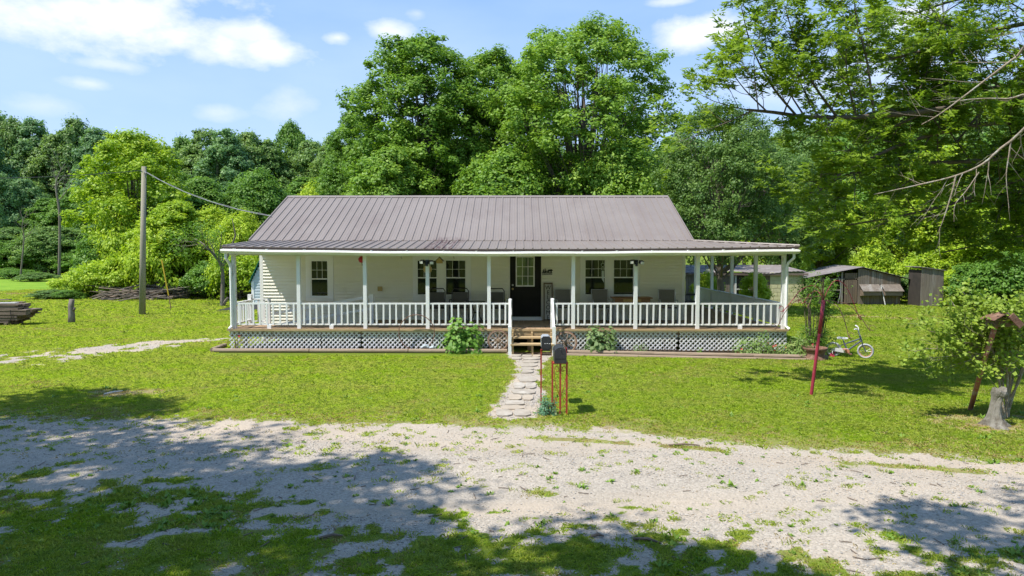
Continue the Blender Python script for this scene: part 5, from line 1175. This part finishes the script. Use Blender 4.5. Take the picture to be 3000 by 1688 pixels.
# ------------------------------------------------------------------ bushes and plants by the porch
def leafbush(name, label, cat, c, rx, ry, h, n, leaf, mat, aspect=.8, seed=0, stems=14, flat=.5, group=None, flowers=None):
    r = np.random.default_rng(seed); t = thing(name, label, cat, c, group); u = r.normal(size=(n, 3)); u /= np.linalg.norm(u, axis=1, keepdims=True); u[:, 2] = np.abs(u[:, 2])*1.1-.12
    rr = (.45+.6*r.random(n)**.6)[:, None]*(1+.18*np.sin(u[:, :1]*7+seed)+.14*np.cos(u[:, 1:2]*9+u[:, 2:]*6)); p = u*rr*np.array([rx, ry, h*.95]); p[:, 2] = np.maximum(p[:, 2], .02)
    nr = u*.8+np.array([0, -.25, flat])+r.normal(size=(n, 3))*.3; tg = u*np.array([1, 1, -.4])+np.array([0, 0, -.4])+r.normal(size=(n, 3))*.5
    link('foliage', leafmesh(name+'_leaves', mat, p, nr, leaf*(.55+.8*r.random(n)), aspect, np.clip(.45+.25*r.normal(size=n)*.8+.1*u[:, 2], 0, 1), tg), (0, 0, 0), t)
    mb = MB(); q = random.Random(seed); C0 = Vector(c)
    for k in range(stems):
        a = q.random()*6.28; e = C0+Vector((math.cos(a)*rx*.7*q.random(), math.sin(a)*ry*.7*q.random(), h*(.5+.4*q.random()))); s = C0+Vector((math.cos(a)*rx*.12, math.sin(a)*ry*.12, -.03)); mb.tube([s, s.lerp(e, .5)+Vector((0, 0, .06)), e], [.01, .008, .004], 5, False)
    mb.build('stems', m_twig, t)
    if flowers:
        fm, fn, fs = flowers; k = r.choice(n, fn); 
        for j in k:
            m = MB(); pp = C0+Vector(tuple(p[j]*1.08+np.array([0, -.03, .03])))
            for w_ in range(5):
                a = w_*1.257; m.add([pp, pp+Vector((math.cos(a)*fs, -.3*fs, math.sin(a)*fs)), pp+Vector((math.cos(a+.7)*fs*1.2, -.5*fs, math.sin(a+.7)*fs*1.2)), pp+Vector((math.cos(a+1.3)*fs, -.3*fs, math.sin(a+1.3)*fs))], [(0, 1, 2, 3)])
            m.build('flower', fm, t)
    return t
leafbush('hydrangea_bush', 'big bright broad leaved bush in the bed left of the steps', 'bush', (-1.40, 17.12, .0), .58, .38, .84, 760, .125, f_hyd, .78, 3)
leafbush('hydrangea_bush', 'dull green broad leaved bush in the bed right of the steps', 'bush', (2.10, 17.08, -.03), .48, .34, .70, 520, .12, f_hyd2, .8, 4)
leafbush('garden_plant', 'small light green plant at the lattice foot, mid right bed', 'plant', (3.12, 17.08, -.02), .26, .2, .26, 200, .06, f_hyd2, .4, 5, 5)
leafbush('garden_plant', 'tiny green plant at the lattice foot near the panel seam', 'plant', (4.62, 17.1, -.04), .10, .08, .16, 60, .05, f_hyd, .5, 6, 3)
leafbush('rose_bush', 'low rose bush with pink blossoms at the right porch corner', 'bush', (6.05, 16.95, -.06), .6, .32, .55, 1700, .055, f_rose, .6, 7, 12, flowers=(m_pinkf, 7, .026))
leafbush('rose_bush', 'second pink rose bush spilling over the right end timbers', 'bush', (6.95, 16.85, -.08), .48, .32, .52, 1600, .055, f_rose, .6, 8, 12, flowers=(m_pinkf, 4, .026))
leafbush('rose_bush', 'spindly red rose at the left end of the lattice', 'bush', (-7.08, 17.12, .02), .16, .1, .50, 60, .045, f_rose, .6, 9, 6, flowers=(m_redf, 2, .028))
leafbush('holly_shrub', 'small dark glossy holly at the foot of the mailboxes', 'shrub', (G(1603, 1213).x, G(1603, 1213).y, 0), .17, .15, .28, 900, .032, f_holly, .6, 10, 8)
leafbush('dead_nettle_plant', 'weedy plant against the foot of the red mailbox stand', 'plant', (X0-.05, Y0-.02, 0), .10, .08, .12, 60, .03, f_hyd2, .5, 11, 3)
nd = G(2390, 1040, -.08)
t = thing('nandina_shrub', 'tall dark stemmed shrub behind the rusty wheel rim planter', 'shrub', (7.55, 17.3, -.08)); q = random.Random(5); mb = MB(); cs = []
for k in range(26):
    a = q.random()*6.28; s = Vector((7.55+.15*math.cos(a), 17.3+.15*math.sin(a), -.1)); hh = 1.0+1.0*q.random(); e = s+Vector((math.cos(a)*.22*q.random()*1.4, math.sin(a)*.2, hh)); mb.tube([s, s.lerp(e, .5)+Vector((0, 0, .05)), e], [.012, .010, .006], 5)
    for w_ in range(44):
        f = q.random()**.8; lo = (q.random() < .45); c_ = s.lerp(e, .05+.35*f if lo else .8+.25*f); cs.append(c_+Vector((q.gauss(0, .13), q.gauss(0, .13), q.gauss(0, .08))))
mb.build('stems', m_bark, t); o = wloc(t); cs = np.array([tuple(x-o) for x in cs]); 
cs = np.concatenate([cs+rng.normal(size=cs.shape)*.035 for _ in range(5)])
link('foliage', leafmesh('nandina_leaves', f_mid, cs, rng.normal(size=cs.shape)*.4+np.array([0, 0, .9]), .062*(.7+.6*rng.random(len(cs))), .4, np.clip(.35+.2*(cs[:, 2] > 1.2)+rng.normal(0, .15, len(cs)), 0, 1)), (0, 0, 0), t)
tag(MB().tube(bez([(-2.40, 17.12, .10), (-2.3, 17.1, .16), (-2.2, 17.12, .09)], 4), [.03, .05, .045, .06, .05, .045, .05, .03, .02], 7).tube([(-2.2, 17.1, .1), (-2.1, 17.08, .13), (-2.04, 17.1, .09)], [.03, .05, .02], 7).build('plastic_bag', m_plas), 'crumpled pale plastic bag on the bed inside the iron hoop', 'bag')
t = thing('rim_planter', 'rusty steel wheel rim standing on the lawn as a planter', 'planter', (7.25, 16.55, -.1))
MB().lathe((7.25, 16.55, -.1), [(.28, 0), (.285, .03), (.25, .06), (.22, .13), (.225, .19), (.26, .23), (.28, .27), (.285, .31), (.27, .31), (.26, .27), (.2, .2)], 28).build('rim', m_rusty, t, True)
leafbush('weed_clump', 'dark green clump behind the rim planter and rose bush', 'plant', (7.35, 17.0, -.1), .4, .25, .45, 500, .06, f_dark, .5, 15, 6)

# ------------------------------------------------------------------ poles, yard things
t = thing('plant_hanger_pole', 'leaning crimson pole with curled rusty hanger arms on the lawn', 'hanger pole', G(2376, 1163, -.04))
b = G(2376, 1163, -.04); tp = V(2413, 880, b.y); MB().tube([b-Vector((0, 0, .2)), b, b.lerp(tp, .62), tp], [.029, .029, .027, .025], 12).tube([b.lerp(tp, .66), tp], .031, 12).build('pole', m_mag, t, True)
for az_, rch, rise, drop, z0, m in ((.15, .68, .24, -.30, -.02, m_mag), (-.35, .70, .02, -.45, -.16, m_rusty), (-1.1, .5, .0, -.55, -.16, m_rusty), (2.6, .75, .02, -.50, -.1, m_rusty), (3.3, .72, .14, -.14, .0, m_mag), (2.2, .45, .14, -.02, -.10, m_mag), (1.2, .6, .26, .14, .0, m_rusty), (3.9, .60, .22, -.05, .02, m_rusty)):
    dx, dy = math.cos(az_), math.sin(az_); P_ = [tp+Vector((dx*rch*u, dy*rch*u, z)) for u, z in ((0, z0), (.08, z0+.16), (.30, z0+.12+rise), (.6, z0+rise*.9+.06), (.85, z0+rise*.2+drop*.3), (1.0, drop), (1.06, drop-.06))]
    e = P_[-1]; P_ = bez(P_, 5); a_ = MB().tube(P_, .0065, 6); cc = P_[-4]+Vector((dx*.05, dy*.05, .03)); a_.ring(cc, .045, .0048, (Vector((dx, dy, 0)), Vector((0, 0, 1))), 16, 5, 0, 5.2); a_.build('hanger_arm', m, t, True)
t = thing('utility_pole', 'weathered wooden utility pole at the left of the yard', 'utility pole', G(416, 924)); b = G(416, 924); top = V(422, 488, b.y)
MB().tube([b-Vector((0, 0, .3)), b.lerp(top, .45), top], [.125, .108, .088], 14).build('pole', m_pole, t, True)
MB().tube([V(418, 505, b.y-.12), V(411, 498, b.y-.16)], .02, 6).tube([V(424, 503, b.y-.1), V(428, 507, b.y-.14)], .025, 6).build('wire_clamp', m_wire, t)
MB().box(b.x-.14, b.x-.0, b.y-.18, b.y-.13, 1.72, 1.92).build('meter_tag', m_yellow, t) if False else None
a = V(426, 504, b.y); e = Vector((-7.5, 20.9, 3.62)); P_ = [a.lerp(e, k/14)+Vector((0, 0, -.24*4*(k/14)*(1-k/14))) for k in range(15)]
tag(MB().tube(P_, .011, 6).tube([p+Vector((0, .02, .02+.015*math.sin(i_*2.1))) for i_, p in enumerate(P_)], .006, 5).build('service_cable', m_wire), 'grey service cable sagging from the pole to the roof', 'cable')
a = V(414, 500, b.y); e = V(-500, 500, b.y+8); tag(MB().tube([a.lerp(e, k/10)+Vector((0, 0, -.35*4*(k/10)*(1-k/10))) for k in range(11)], .011, 5).build('overhead_wire', m_wired), 'thin dark wire running left from the utility pole', 'wire')
g1 = G(503, 911); t = thing('guy_guard', 'leaning yellow guard on the pole guy wire', 'guy wire', g1); g2 = V(474, 762, g1.y+.2)
MB().tube([g1.lerp(g2, .3), g2], .030, 8).build('guard', m_yellow, t); MB().tube([g1-Vector((0, 0, .1)), g1.lerp(g2, .31)], .018, 6).build('anchor_rod', m_rusty, t)
b = G(209, 946); t = thing('snag_post', 'lichen grey dead trunk post standing in the left lawn', 'stump', b)
MB().tube([b-Vector((0, 0, .2)), b+Vector((.02, 0, .3)), b+Vector((.01, 0, .6)), b+Vector((.05, 0, .84))], [.13, .105, .095, .085], 12).tube([b+Vector((.05, 0, .42)), b+Vector((.14, -.02, .50)), b+Vector((.15, -.02, .56))], [.06, .04, .03], 8).build('trunk', m_grey, t, True)
# lumber stack
lb0 = G(40, 955); t = thing('lumber_stack', 'stack of weathered grey planks on the grass at the left edge', 'lumber', (lb0.x-.6, lb0.y+.4, 0)); q = random.Random(3); z = .10
for row in range(14):
    for k in range(3):
        x1 = V(28+44*min(1, row/7)-(0 if row < 10 else 25)+q.uniform(-12, 12), 920, lb0.y).x; y = lb0.y+.02+k*.24+q.uniform(-.02, .02); th = .042
        MB().box(x1-3.6, x1, y, y+.22, z, z+th).build('plank', m_greyh, t)
    z += .046
MB().bar((x1-3.5, lb0.y-.01, z+.02), (x1-.1, lb0.y+.2, z+.035), .2, .03).build('plank', m_board, t)
MB().bar((x1-3.6, lb0.y+.32, z+.05), (x1-.6, lb0.y+.55, z+.12), .2, .035).build('plank', m_greyh, t)
MB().bar((x1-3.6, lb0.y+.5, z+.01), (x1-.15, lb0.y+.62, z+.03), .18, .035).build('plank', m_greyh, t)
for dx in (-.35, -2.6): MB().box(x1+dx-.05, x1+dx+.05, lb0.y-.05, lb0.y+.75, 0, .10).build('bearer', m_greyh, t)
MB().tube([V(30, 908, lb0.y-.03), V(33, 930, lb0.y-.03), V(26, 956, lb0.y-.03)], .012, 5).build('strap', m_black, t)
# brush pile
q = random.Random(8); t = thing('brush_pile', 'pile of cut dead branches behind the utility pole', 'brush pile', (atp(430, 37), 37, 0)); 
for k in range(150):
    cx_ = atp(430+90*q.uniform(-1, 1), 37)+q.gauss(0, .2); L = .4+1.1*q.random(); a = q.gauss(0, .45)+(math.pi if q.random() < .5 else 0); zz = abs(q.gauss(0, .28))+.04; y = 36.6+q.gauss(0, .7)
    d = Vector((math.cos(a), math.sin(a)*.5, q.gauss(0, .16))); c_ = Vector((cx_, y, min(zz, .85))); MB().tube([c_-d*L, c_+Vector((0, 0, q.gauss(0, .05))), c_+d*L], [.045*q.random()+.015, .03, .008], 5).build('branch', [m_twig, m_grey, m_bark][k % 3], t)
# garden shed with green roof
sx, sy = -12.05, 31.0; t = thing('barn_shed', 'small pale shed with green gambrel roof left of the house', 'shed', (-10.8, 32, 0))
pr = [(-12.05, 0), (-9.55, 0), (-9.55, 1.25), (-9.95, 2.0), (-10.8, 2.35), (-11.65, 2.0), (-12.05, 1.25)]
wl = MB().prism(pr, 'y', sy, sy+3).build('wall', m_shed, t)
z = .1
while z < 2.25:
    hw = 1.25 if z < 1.2 else (1.25-(z-1.2)*.5 if z < 2 else .85-(z-2)*2.2)
    if hw > .1: MB().prism([(sy-.02, z), (sy-.004, z+.13), (sy, z+.13), (sy, z)], 'x', -10.8-hw, -10.8+hw).build('siding_board', m_shed, wl)
    z += .135
MB().box(-12.09, -11.97, sy-.03, sy, 0, 1.2).build('corner_trim', m_trim, t)
for a, b in (((-12.17, 1.12), (-11.70, 2.08)), ((-11.70, 2.08), (-10.8, 2.42)), ((-10.8, 2.42), (-9.90, 2.08)), ((-9.90, 2.08), (-9.43, 1.12))):
    MB().add([(a[0], y, a[1]+d) for y in (sy-.12, sy+3.1) for d in (0, .05)]+[(b[0], y, b[1]+d) for y in (sy-.12, sy+3.1) for d in (0, .05)], [(0, 1, 5, 4), (2, 6, 7, 3), (1, 3, 7, 5), (0, 4, 6, 2), (0, 2, 3, 1), (4, 5, 7, 6)]).build('roof_sheet', m_green, t)
g0_ = G(660, 912); MB_ = MB().add([(g0_.x-.4, g0_.y, .02), (g0_.x+1.6, g0_.y+.4, .02), (g0_.x+1.7, g0_.y+1.0, .28), (g0_.x-.1, g0_.y+.9, .10), (g0_.x-.4, g0_.y, .035), (g0_.x+1.6, g0_.y+.4, .035), (g0_.x+1.7, g0_.y+1.0, .295), (g0_.x-.1, g0_.y+.9, .115)], [(3,2,1,0),(4,5,6,7),(0,1,5,4),(1,2,6,5),(2,3,7,6),(3,0,4,7)])
tag(MB_.build('roofing_sheet', m_tarp), 'black roofing sheet lying in the grass left of the porch', 'roofing sheet')

# ------------------------------------------------------------------ outbuildings on the right
Yc = 34.0
def W_(px, py): return V(px, py, Yc)
t = thing('chicken_coop', 'low weathered plank coop with tin roof and two nest boxes', 'shed', (17, Yc, gzf(17, Yc)))
xl_, xp_, xr_ = W_(2366, 800).x, W_(2525, 800).x, W_(2637, 800).x; zp, ze_ = 1.80, 1.28
zt_ = lambda x: zp-(zp-ze_)*((xp_-x)/(xp_-xl_) if x < xp_ else (x-xp_)/(xr_-xp_)*.85)
fw = MB().box(xp_-.18, xr_, Yc+.05, Yc+.09, 0, 1.15).build('front_wall', m_darkback, t); x = xp_-.17; q = random.Random(2)
while x < xr_-.02:
    w_ = .09+.04*q.random(); MB().prism([(x, -.05), (x+w_-.012, -.05), (x+w_-.012, zt_(x+w_)-.06), (x, zt_(x)-.06)], 'y', Yc+.0+.01*q.random(), Yc+.04).build('plank', [m_grey, m_grey, m_greyb][q.randrange(3)], fw); x += w_
x = W_(2476, 800).x; dr = MB().box(x, xp_-.19, Yc+.06, Yc+.09, 0, 1.3).build('door', m_darkback, t)
while x < xp_-.22: MB().box(x, x+.09, Yc+.02, Yc+.055, .0, 1.50).build('plank', m_greyb, dr); x += .105
for px in (2366, 2405, 2468): x = W_(px, 800).x; MB().box(x-.04, x+.04, Yc, Yc+.08, -.05, zt_(x)-.07).build('post', m_grey, t)
MB().box(xl_, W_(2468, 800).x, Yc+.01, Yc+.05, .62, .68).box(xl_, xp_, Yc+.02, Yc+.06, zt_(xl_)-.12, zt_(xl_)-.06).build('rail', m_grey, t)
MB().box(xl_, xr_, Yc+3.0, Yc+3.06, 0, 1.25).box(xr_-.04, xr_, Yc+.1, Yc+3, 0, 1.2).build('back_wall', m_greyb, t)
def slope(x0, z0, x1, z1, ylen, shift, n):
    s = MB(); k_ = n*4; vs = []; 
    for i_ in range(k_+1):
        f = i_/k_; y = Yc-.10+ylen*f; o = .012*(i_ % 2)
        vs += [(x0+shift*f, y, z0+o), (x1+shift*f, y, z1+o)]
    s.add(vs, [(i_*2, i_*2+1, i_*2+3, i_*2+2) for i_ in range(k_)]); vs2 = [(a, b, c-.02) for a, b, c in vs]; s.add(vs2, [(i_*2, i_*2+2, i_*2+3, i_*2+1) for i_ in range(k_)]); return s
slope(xl_-.15, ze_-.02, xp_, zp, 6.5, 1.6, 12).build('roof_sheet', m_tin, t); slope(xp_, zp, xr_+.45, ze_-.06, 6.5, 1.6, 12).build('roof_sheet', m_tin, t)
for a, b in ((2519, 2572), (2582, 2634)):
    x0, x1 = W_(a, 850).x, W_(b, 850).x
    nb_ = MB().prism([(Yc-.01, .36), (Yc-.34, .40), (Yc-.34, .62), (Yc-.01, .66)], 'x', x0, x1).build('nest_box', m_greyh, t)
    MB().add([(x0-.04, Yc-.40, .60), (x1+.04, Yc-.40, .60), (x1+.04, Yc-.0, .92), (x0-.04, Yc-.0, .92), (x0-.04, Yc-.40, .62), (x1+.04, Yc-.40, .62), (x1+.04, Yc-.0, .94), (x0-.04, Yc-.0, .94)], [(3,2,1,0),(4,5,6,7),(0,1,5,4),(1,2,6,5),(2,3,7,6),(3,0,4,7)]).build('lid', m_grey, nb_)
MB().bar((W_(2580, 860).x, Yc-.45, -.05), (W_(2577, 836).x, Yc-.12, .9), .03).build('prop_stick', m_board, t)
MB().tube(bez([W_(2452, 800), W_(2462, 830), W_(2462, 860), W_(2455, 889)], 4), .02, 6).build('pipe', m_wire, t)
# cream block shed
t = thing('block_shed', 'low cream painted block shed with rusty roof edge', 'shed', (12.5, 35, gzf(12.5, 35))); Yb = 34.8
xa, xb, xc = V(2010, 800, Yb).x, V(2257, 800, Yb).x, V(2354, 800, Yb).x
bw = MB().box(xb+.01, xc-.01, Yb+.03, Yb+.3, -.1, 1.50).build('block_wall', m_block, t); q = random.Random(6)
for r_ in range(8):
    x = xb+(-.2 if r_ % 2 else 0)
    while x < xc:
        a, b = max(x, xb), min(x+.39, xc)
        if b-a > .05: MB().box(a, b-.012, Yb+.003*q.random(), Yb+.028, -.09+r_*.2, .10+r_*.2-.012).build('block', m_block, bw)
        x += .4
MB().box(xc, xc+.02, Yb, Yb+3, -.1, 1.5).build('side_wall', m_block, t)
wd = MB().box(xa, xb, Yb+.06, Yb+.1, -.1, 1.5).build('plank_wall', m_darkback, t); x = xa; wx0, wx1 = V(2160, 830, Yb).x, V(2194, 830, Yb).x  # near-black sheet stands for the unlit inside at the window opening
while x < xb:
    if wx0-.1 < x < wx1: x += .02; continue
    MB().box(x, min(x+.13, xb), Yb+.01, Yb+.055, -.1, 1.46).build('plank', m_grey if x < wx0 else m_greyb, wd); x += .14
MB().box(wx0-.03, wx1+.05, Yb-.005, Yb+.05, .62, .68).box(wx0-.13, wx0-.04, Yb-.01, Yb+.05, -.1, 1.4).build('window_frame', m_board, t)
slp = MB(); n_ = 60
for k in range(n_): 
    x0 = xa-.3+(xc+.5-xa)*k/n_; x1 = xa-.3+(xc+.5-xa)*(k+1)/n_; zo = .02*(k % 2); slp.add([(x0, Yb-.14, 1.50+zo-.06*math.sin(k*.2)), (x1, Yb-.14, 1.52-zo-.06*math.sin(k*.2+.2)), (x1, Yb+3.4, 1.84-zo), (x0, Yb+3.4, 1.82+zo)], [(0, 1, 2, 3)])
slp.build('roof_sheet', m_tin, t)
MB().box(xa-.3, xc+.2, Yb-.12, Yb-.08, 1.36, 1.46).build('fascia', m_greyh, t)
# privy
g = G(2725, 893); t = thing('privy', 'tall leaning grey plank privy half covered by leaves', 'shed', (g.x, g.y+.6, gzf(g.x, g.y))); x0, x1 = V(2697, 880, g.y).x, V(2763, 880, g.y).x
pw = MB().box(x0+.02, x1-.02, g.y+.04, g.y+1.1, -.1, 1.66).build('wall', m_darkback, t); x = x0; q = random.Random(1)
while x < x1-.02:
    w_ = .10+.06*q.random(); MB().prism([(x, -.1), (min(x+w_, x1)-.01, -.1), (min(x+w_, x1)-.01+.02, 1.78-(x-x0)*.12), (x+.02, 1.80-(x-x0)*.12)], 'y', g.y+.012*q.random(), g.y+.035).build('plank', m_grey, pw); x += w_
MB().bar((x0-.12, g.y+.55, 1.83), (x1+.05, g.y+.55, 1.66), 1.25, .03).build('roof_sheet', m_tin, t)

# ------------------------------------------------------------------ bicycle
t = thing('bicycle', "small child's bicycle with white seat and pink training wheel", 'bicycle', (0, 0, 0)); rw = .185
V3 = lambda x, z, y=0.: Vector((x, y, z))
def wheel(cx_, tyre):
    w_ = MB().ring((cx_, 0, rw), rw-.022, .024, n=32, m=8).build('wheel', tyre, t, True)
    MB().ring((cx_, 0, rw), rw-.048, .010, n=32, m=6).build('rim', m_bikes if cx_ > 0 else m_bikew, w_)
    sp = MB().tube([(cx_, -.03, rw), (cx_, .03, rw)], .018, 8)
    for k in range(12): a = k*math.pi/6; sp.tube([(cx_, .01*(-1)**k, rw), (cx_+math.cos(a)*(rw-.05), 0, rw+math.sin(a)*(rw-.05))], .0025, 4, False)
    sp.build('spokes', m_steel, w_)
wheel(-.36, m_biker); wheel(.36, m_biker)
bb = V3(-.04, .17); st_ = V3(-.13, .40); hd = V3(.24, .52); hl = V3(.265, .44)
fr_ = MB().tube([bb, hl], .019, 8).tube([V3(-.105, .33), hd-Vector((0, 0, .03))], .017, 8).tube([bb, st_], .017, 8).tube([V3(.232, .56), V3(.27, .42)], .022, 8)
for s in (-.035, .035): fr_.tube([bb, V3(-.36, rw, s)], .010, 6).tube([V3(-.11, .34), V3(-.36, rw, s)], .009, 6)
fr_.build('frame', m_bikef, t)
fk = MB()
for s in (-.04, .04): fk.tube([V3(.27, .43, s*.5), V3(.285, .38, s), V3(.36, rw, s)], .011, 6)
fk.build('fork', m_bikef, t)
MB().tube([V3(.235, .55), V3(.205, .63)], .014, 8).tube([V3(.205, .63, -.02), V3(.20, .62, -.06), V3(.19, .74, -.13), V3(.15, .76, -.22)], .010, 6).tube([V3(.205, .63, .02), V3(.20, .62, .06), V3(.19, .74, .13), V3(.15, .76, .22)], .010, 6).tube([V3(.193, .69, -.1), V3(.193, .69, .1)], .008, 6).build('handlebar', m_bikew, t)
for s in (-1, 1): MB().tube([V3(.17, .752, s*.18), V3(.12, .765, s*.27)], .017, 8).build('grip', m_bikew, t)
MB().tube([st_, V3(-.15, .46)], .012, 8).build('seat_post', m_steel, t)
MB().prism([(-.27, .46), (-.05, .465), (-.03, .485), (-.1, .495), (-.24, .50), (-.28, .49)], 'y', -.05, .05).build('saddle', m_bikew, t)
MB().prism([(-.40, .16), (-.36, .22), (-.10, .235), (-.02, .23), (.01, .17), (-.02, .11), (-.10, .12)], 'y', -.055, -.042).build('chain_guard', m_bikew, t)
MB().lathe((0, 0, 0), [(.055, 0), (.055, .012)], 16).build('chain_ring', m_bikes, t).matrix_basis = Matrix.Translation(bb+Vector((0, -.058, 0))) @ Matrix.Rotation(math.pi/2, 4, 'X')
for s in (-1, 1): MB().tube([bb+Vector((0, s*.06, 0)), bb+Vector((s*.06, s*.075, -.08*s-.02))], .010, 6).box(bb.x+s*.06-.04, bb.x+s*.06+.04, s*.11-.035, s*.11+.035, bb.z-.08*s-.035, bb.z-.08*s-.015).build('pedal', m_bikes, t)
for s in (-1, 1):
    MB().tube([V3(-.36, rw, s*.05), V3(-.37, .12, s*.13), V3(-.37, .055, s*.16)], .008, 6).build('stabiliser_arm', m_steel, t)
    MB().tube([V3(-.37, .055, s*.15), V3(-.37, .055, s*.19)], .055, 16).build('training_wheel', m_bikep, t)
r_ = G(2450, 1041, -.09); f__ = G(2526, 1053, -.09); t.location = ((r_.x+f__.x)/2, (r_.y+f__.y)/2, -.095); t.rotation_euler = (R(4), 0, -.50)

# ------------------------------------------------------------------ sapling, stump, leaning pipe with birdhouse
b = G(2920, 1248, 0); t = thing('bleached_stump', 'pale bleached hourglass shaped stump at the right', 'stump', b)
st_ = MB(); nn_ = 28; rings = [(-.05, .24), (0, .215), (.03, .185), (.07, .150), (.13, .118), (.20, .102), (.27, .088), (.34, .080), (.40, .082), (.45, .092), (.49, .108), (.53, .112), (.56, .104), (.545, .07), (.50, .045)]; vs = []
for z, r0 in rings:
    for k in range(nn_):
        a = k*2*math.pi/nn_; foot = max(0, 1-z/.22); n_ = float(fbm(math.cos(a)*1.3+5, math.sin(a)*1.3+z*4, 1.6, 9))-.5
        fl = 1+foot*(.28*math.sin(a*3+1)+.16*math.sin(a*5+2))+.45*n_-.30*max(0, math.cos(a-3.6))**6*math.sin(min(1, z/.5)*math.pi)
        r0 *= .86 if k == 0 else 1; vs.append((b.x+r0*fl*math.cos(a)-.035*math.sin(z*7), b.y+r0*fl*math.sin(a), z-.02+(.03*math.sin(a*2+1)+.02*n_ if z > .48 else 0)))
st_.add(vs, [(i_*nn_+k, i_*nn_+(k+1) % nn_, (i_+1)*nn_+(k+1) % nn_, (i_+1)*nn_+k) for i_ in range(len(rings)-1) for k in range(nn_)]+[tuple((len(rings)-1)*nn_+k for k in range(nn_))]); st_.build('stump', m_stump, t, False)
b2 = G(2945, 1225, 0); r = random.Random(12)
t = thing('rose_of_sharon', 'bright leafy multi-stemmed shrub growing beside the bleached stump', 'shrub', b2); mb = MB(); tips = []
for (px, py) in [(2925,1080),(2920,1020),(2935,980),(2960,1000),(2985,1010),(3020,1030),(2905,1010),(3030,960)]:
    s = Vector((b2.x+r.uniform(-.06, .1), b2.y+r.uniform(-.1, .1), -.02)); e = V(px, py, b2.y+r.uniform(-.2, .3)); mb.tube([s, s.lerp(e, .5)+Vector((r.uniform(-.04, .06), 0, .02)), e], [.02, .014, .009], 6)
    for k in range(5): grow(mb, tips, e.lerp(s, .12*k), Vector((r.uniform(-1.0, .5), r.uniform(-.5, .5), r.uniform(.3, 1))), .62, .007, 2, r, .12, 3)
for (px, py) in [(2715,1050),(2775,1075),(2690,1020),(2760,940),(2800,900),(2710,965),(2850,885),(2790,990),(2980,900)]:
    s = V(2925, 1050, b2.y); e = V(px, py, b2.y+r.uniform(-.1, .25)); mid = s.lerp(e, .5)+Vector((0, 0, .05)); mb.tube([s, mid, e], [.012, .008, .004], 5)
    for k in range(4): grow(mb, tips, s.lerp(e, .3+.2*k), (e-s).normalized()+Vector((0, 0, r.uniform(-.3, .5))), .34, .004, 1, r, .1, 3)
mb.build('stems', m_barkl, t); c = []
for p, d in tips:
    for k in range(5): c.append(tuple(p+Vector((r.gauss(0, .06), r.gauss(0, .05), r.gauss(0, .05)))-Vector(b2)))
c = np.array(c); link('foliage', leafmesh('shrub_leaves', f_sap, c, rng.normal(size=c.shape)*.5+np.array([0, -.4, .8]), .066*(.6+.8*rng.random(len(c))), .72, np.clip(rng.normal(.5, .2, len(c)), 0, 1)), (0, 0, 0), t); print('sapling leaves', len(c))
b = G(2842, 1202, 0); tp = V(2881, 1064, b.y-.5); tp2 = V(2918, 948, b.y-.85)
t = thing('birdhouse_pole', 'leaning faded red pipe carrying a tilted metal roofed birdhouse', 'birdhouse', b)
MB().tube([b-(tp-b)*.15, tp, tp2], .036, 12).build('pipe', m_pinkpipe, t, True); MB().ring(b+(tp-b)*.72, .037, .005, 'z', 16, 5).build('band', m_black, t)
h = tp2; ax = Vector((.9, .1, -.15)).normalized()
MB().bar(h+Vector((-.10, 0, .03)), h+Vector((.16, 0, .03)), .16, .14).build('box', m_greyb, t)
MB().bar(h+Vector((-.17, -.05, .06)), h+Vector((.02, -.05, .17)), .30, .010).build('roof_sheet', m_rusty, t); MB().bar(h+Vector((.03, -.05, .17)), h+Vector((.22, -.05, -.02)), .30, .012).build('roof_sheet', m_tin, t)
MB().bar(h+Vector((.06, -.212, .14)), h+Vector((.22, -.212, -.02)), .02, .09).build('rusty_edge', m_rusty, t)
# sticks on lawn and gravel
for (px, py, dx, dy, L, lab) in [(333,1150,.5,.8,.16,'white bare branch on the bare patch in the left lawn'), (2005,1300,1,-.02,.20,'brown stick on the gravel below the right lawn'), (1895,1583,.9,-.35,.12,'pale bark strip lying near the front verge'), (1750,1567,1,.1,.06,'short reddish bark piece left of the pale strip'), (970,1570,1,.25,.10,'thin dark twig in the weeds, front left')]:
    p = G(px, py, .015); z = gzf(p.x, p.y)+.016; d = Vector((dx, dy, 0)).normalized()*L; p = Vector((p.x, p.y, z))
    tag(MB().tube([p-d, p+Vector((.01, .02, .01)), p+d], [.012, .014, .007], 6).build('stick', m_board if 'white' in lab else m_twig), lab, 'stick', 'sticks lying on the ground')
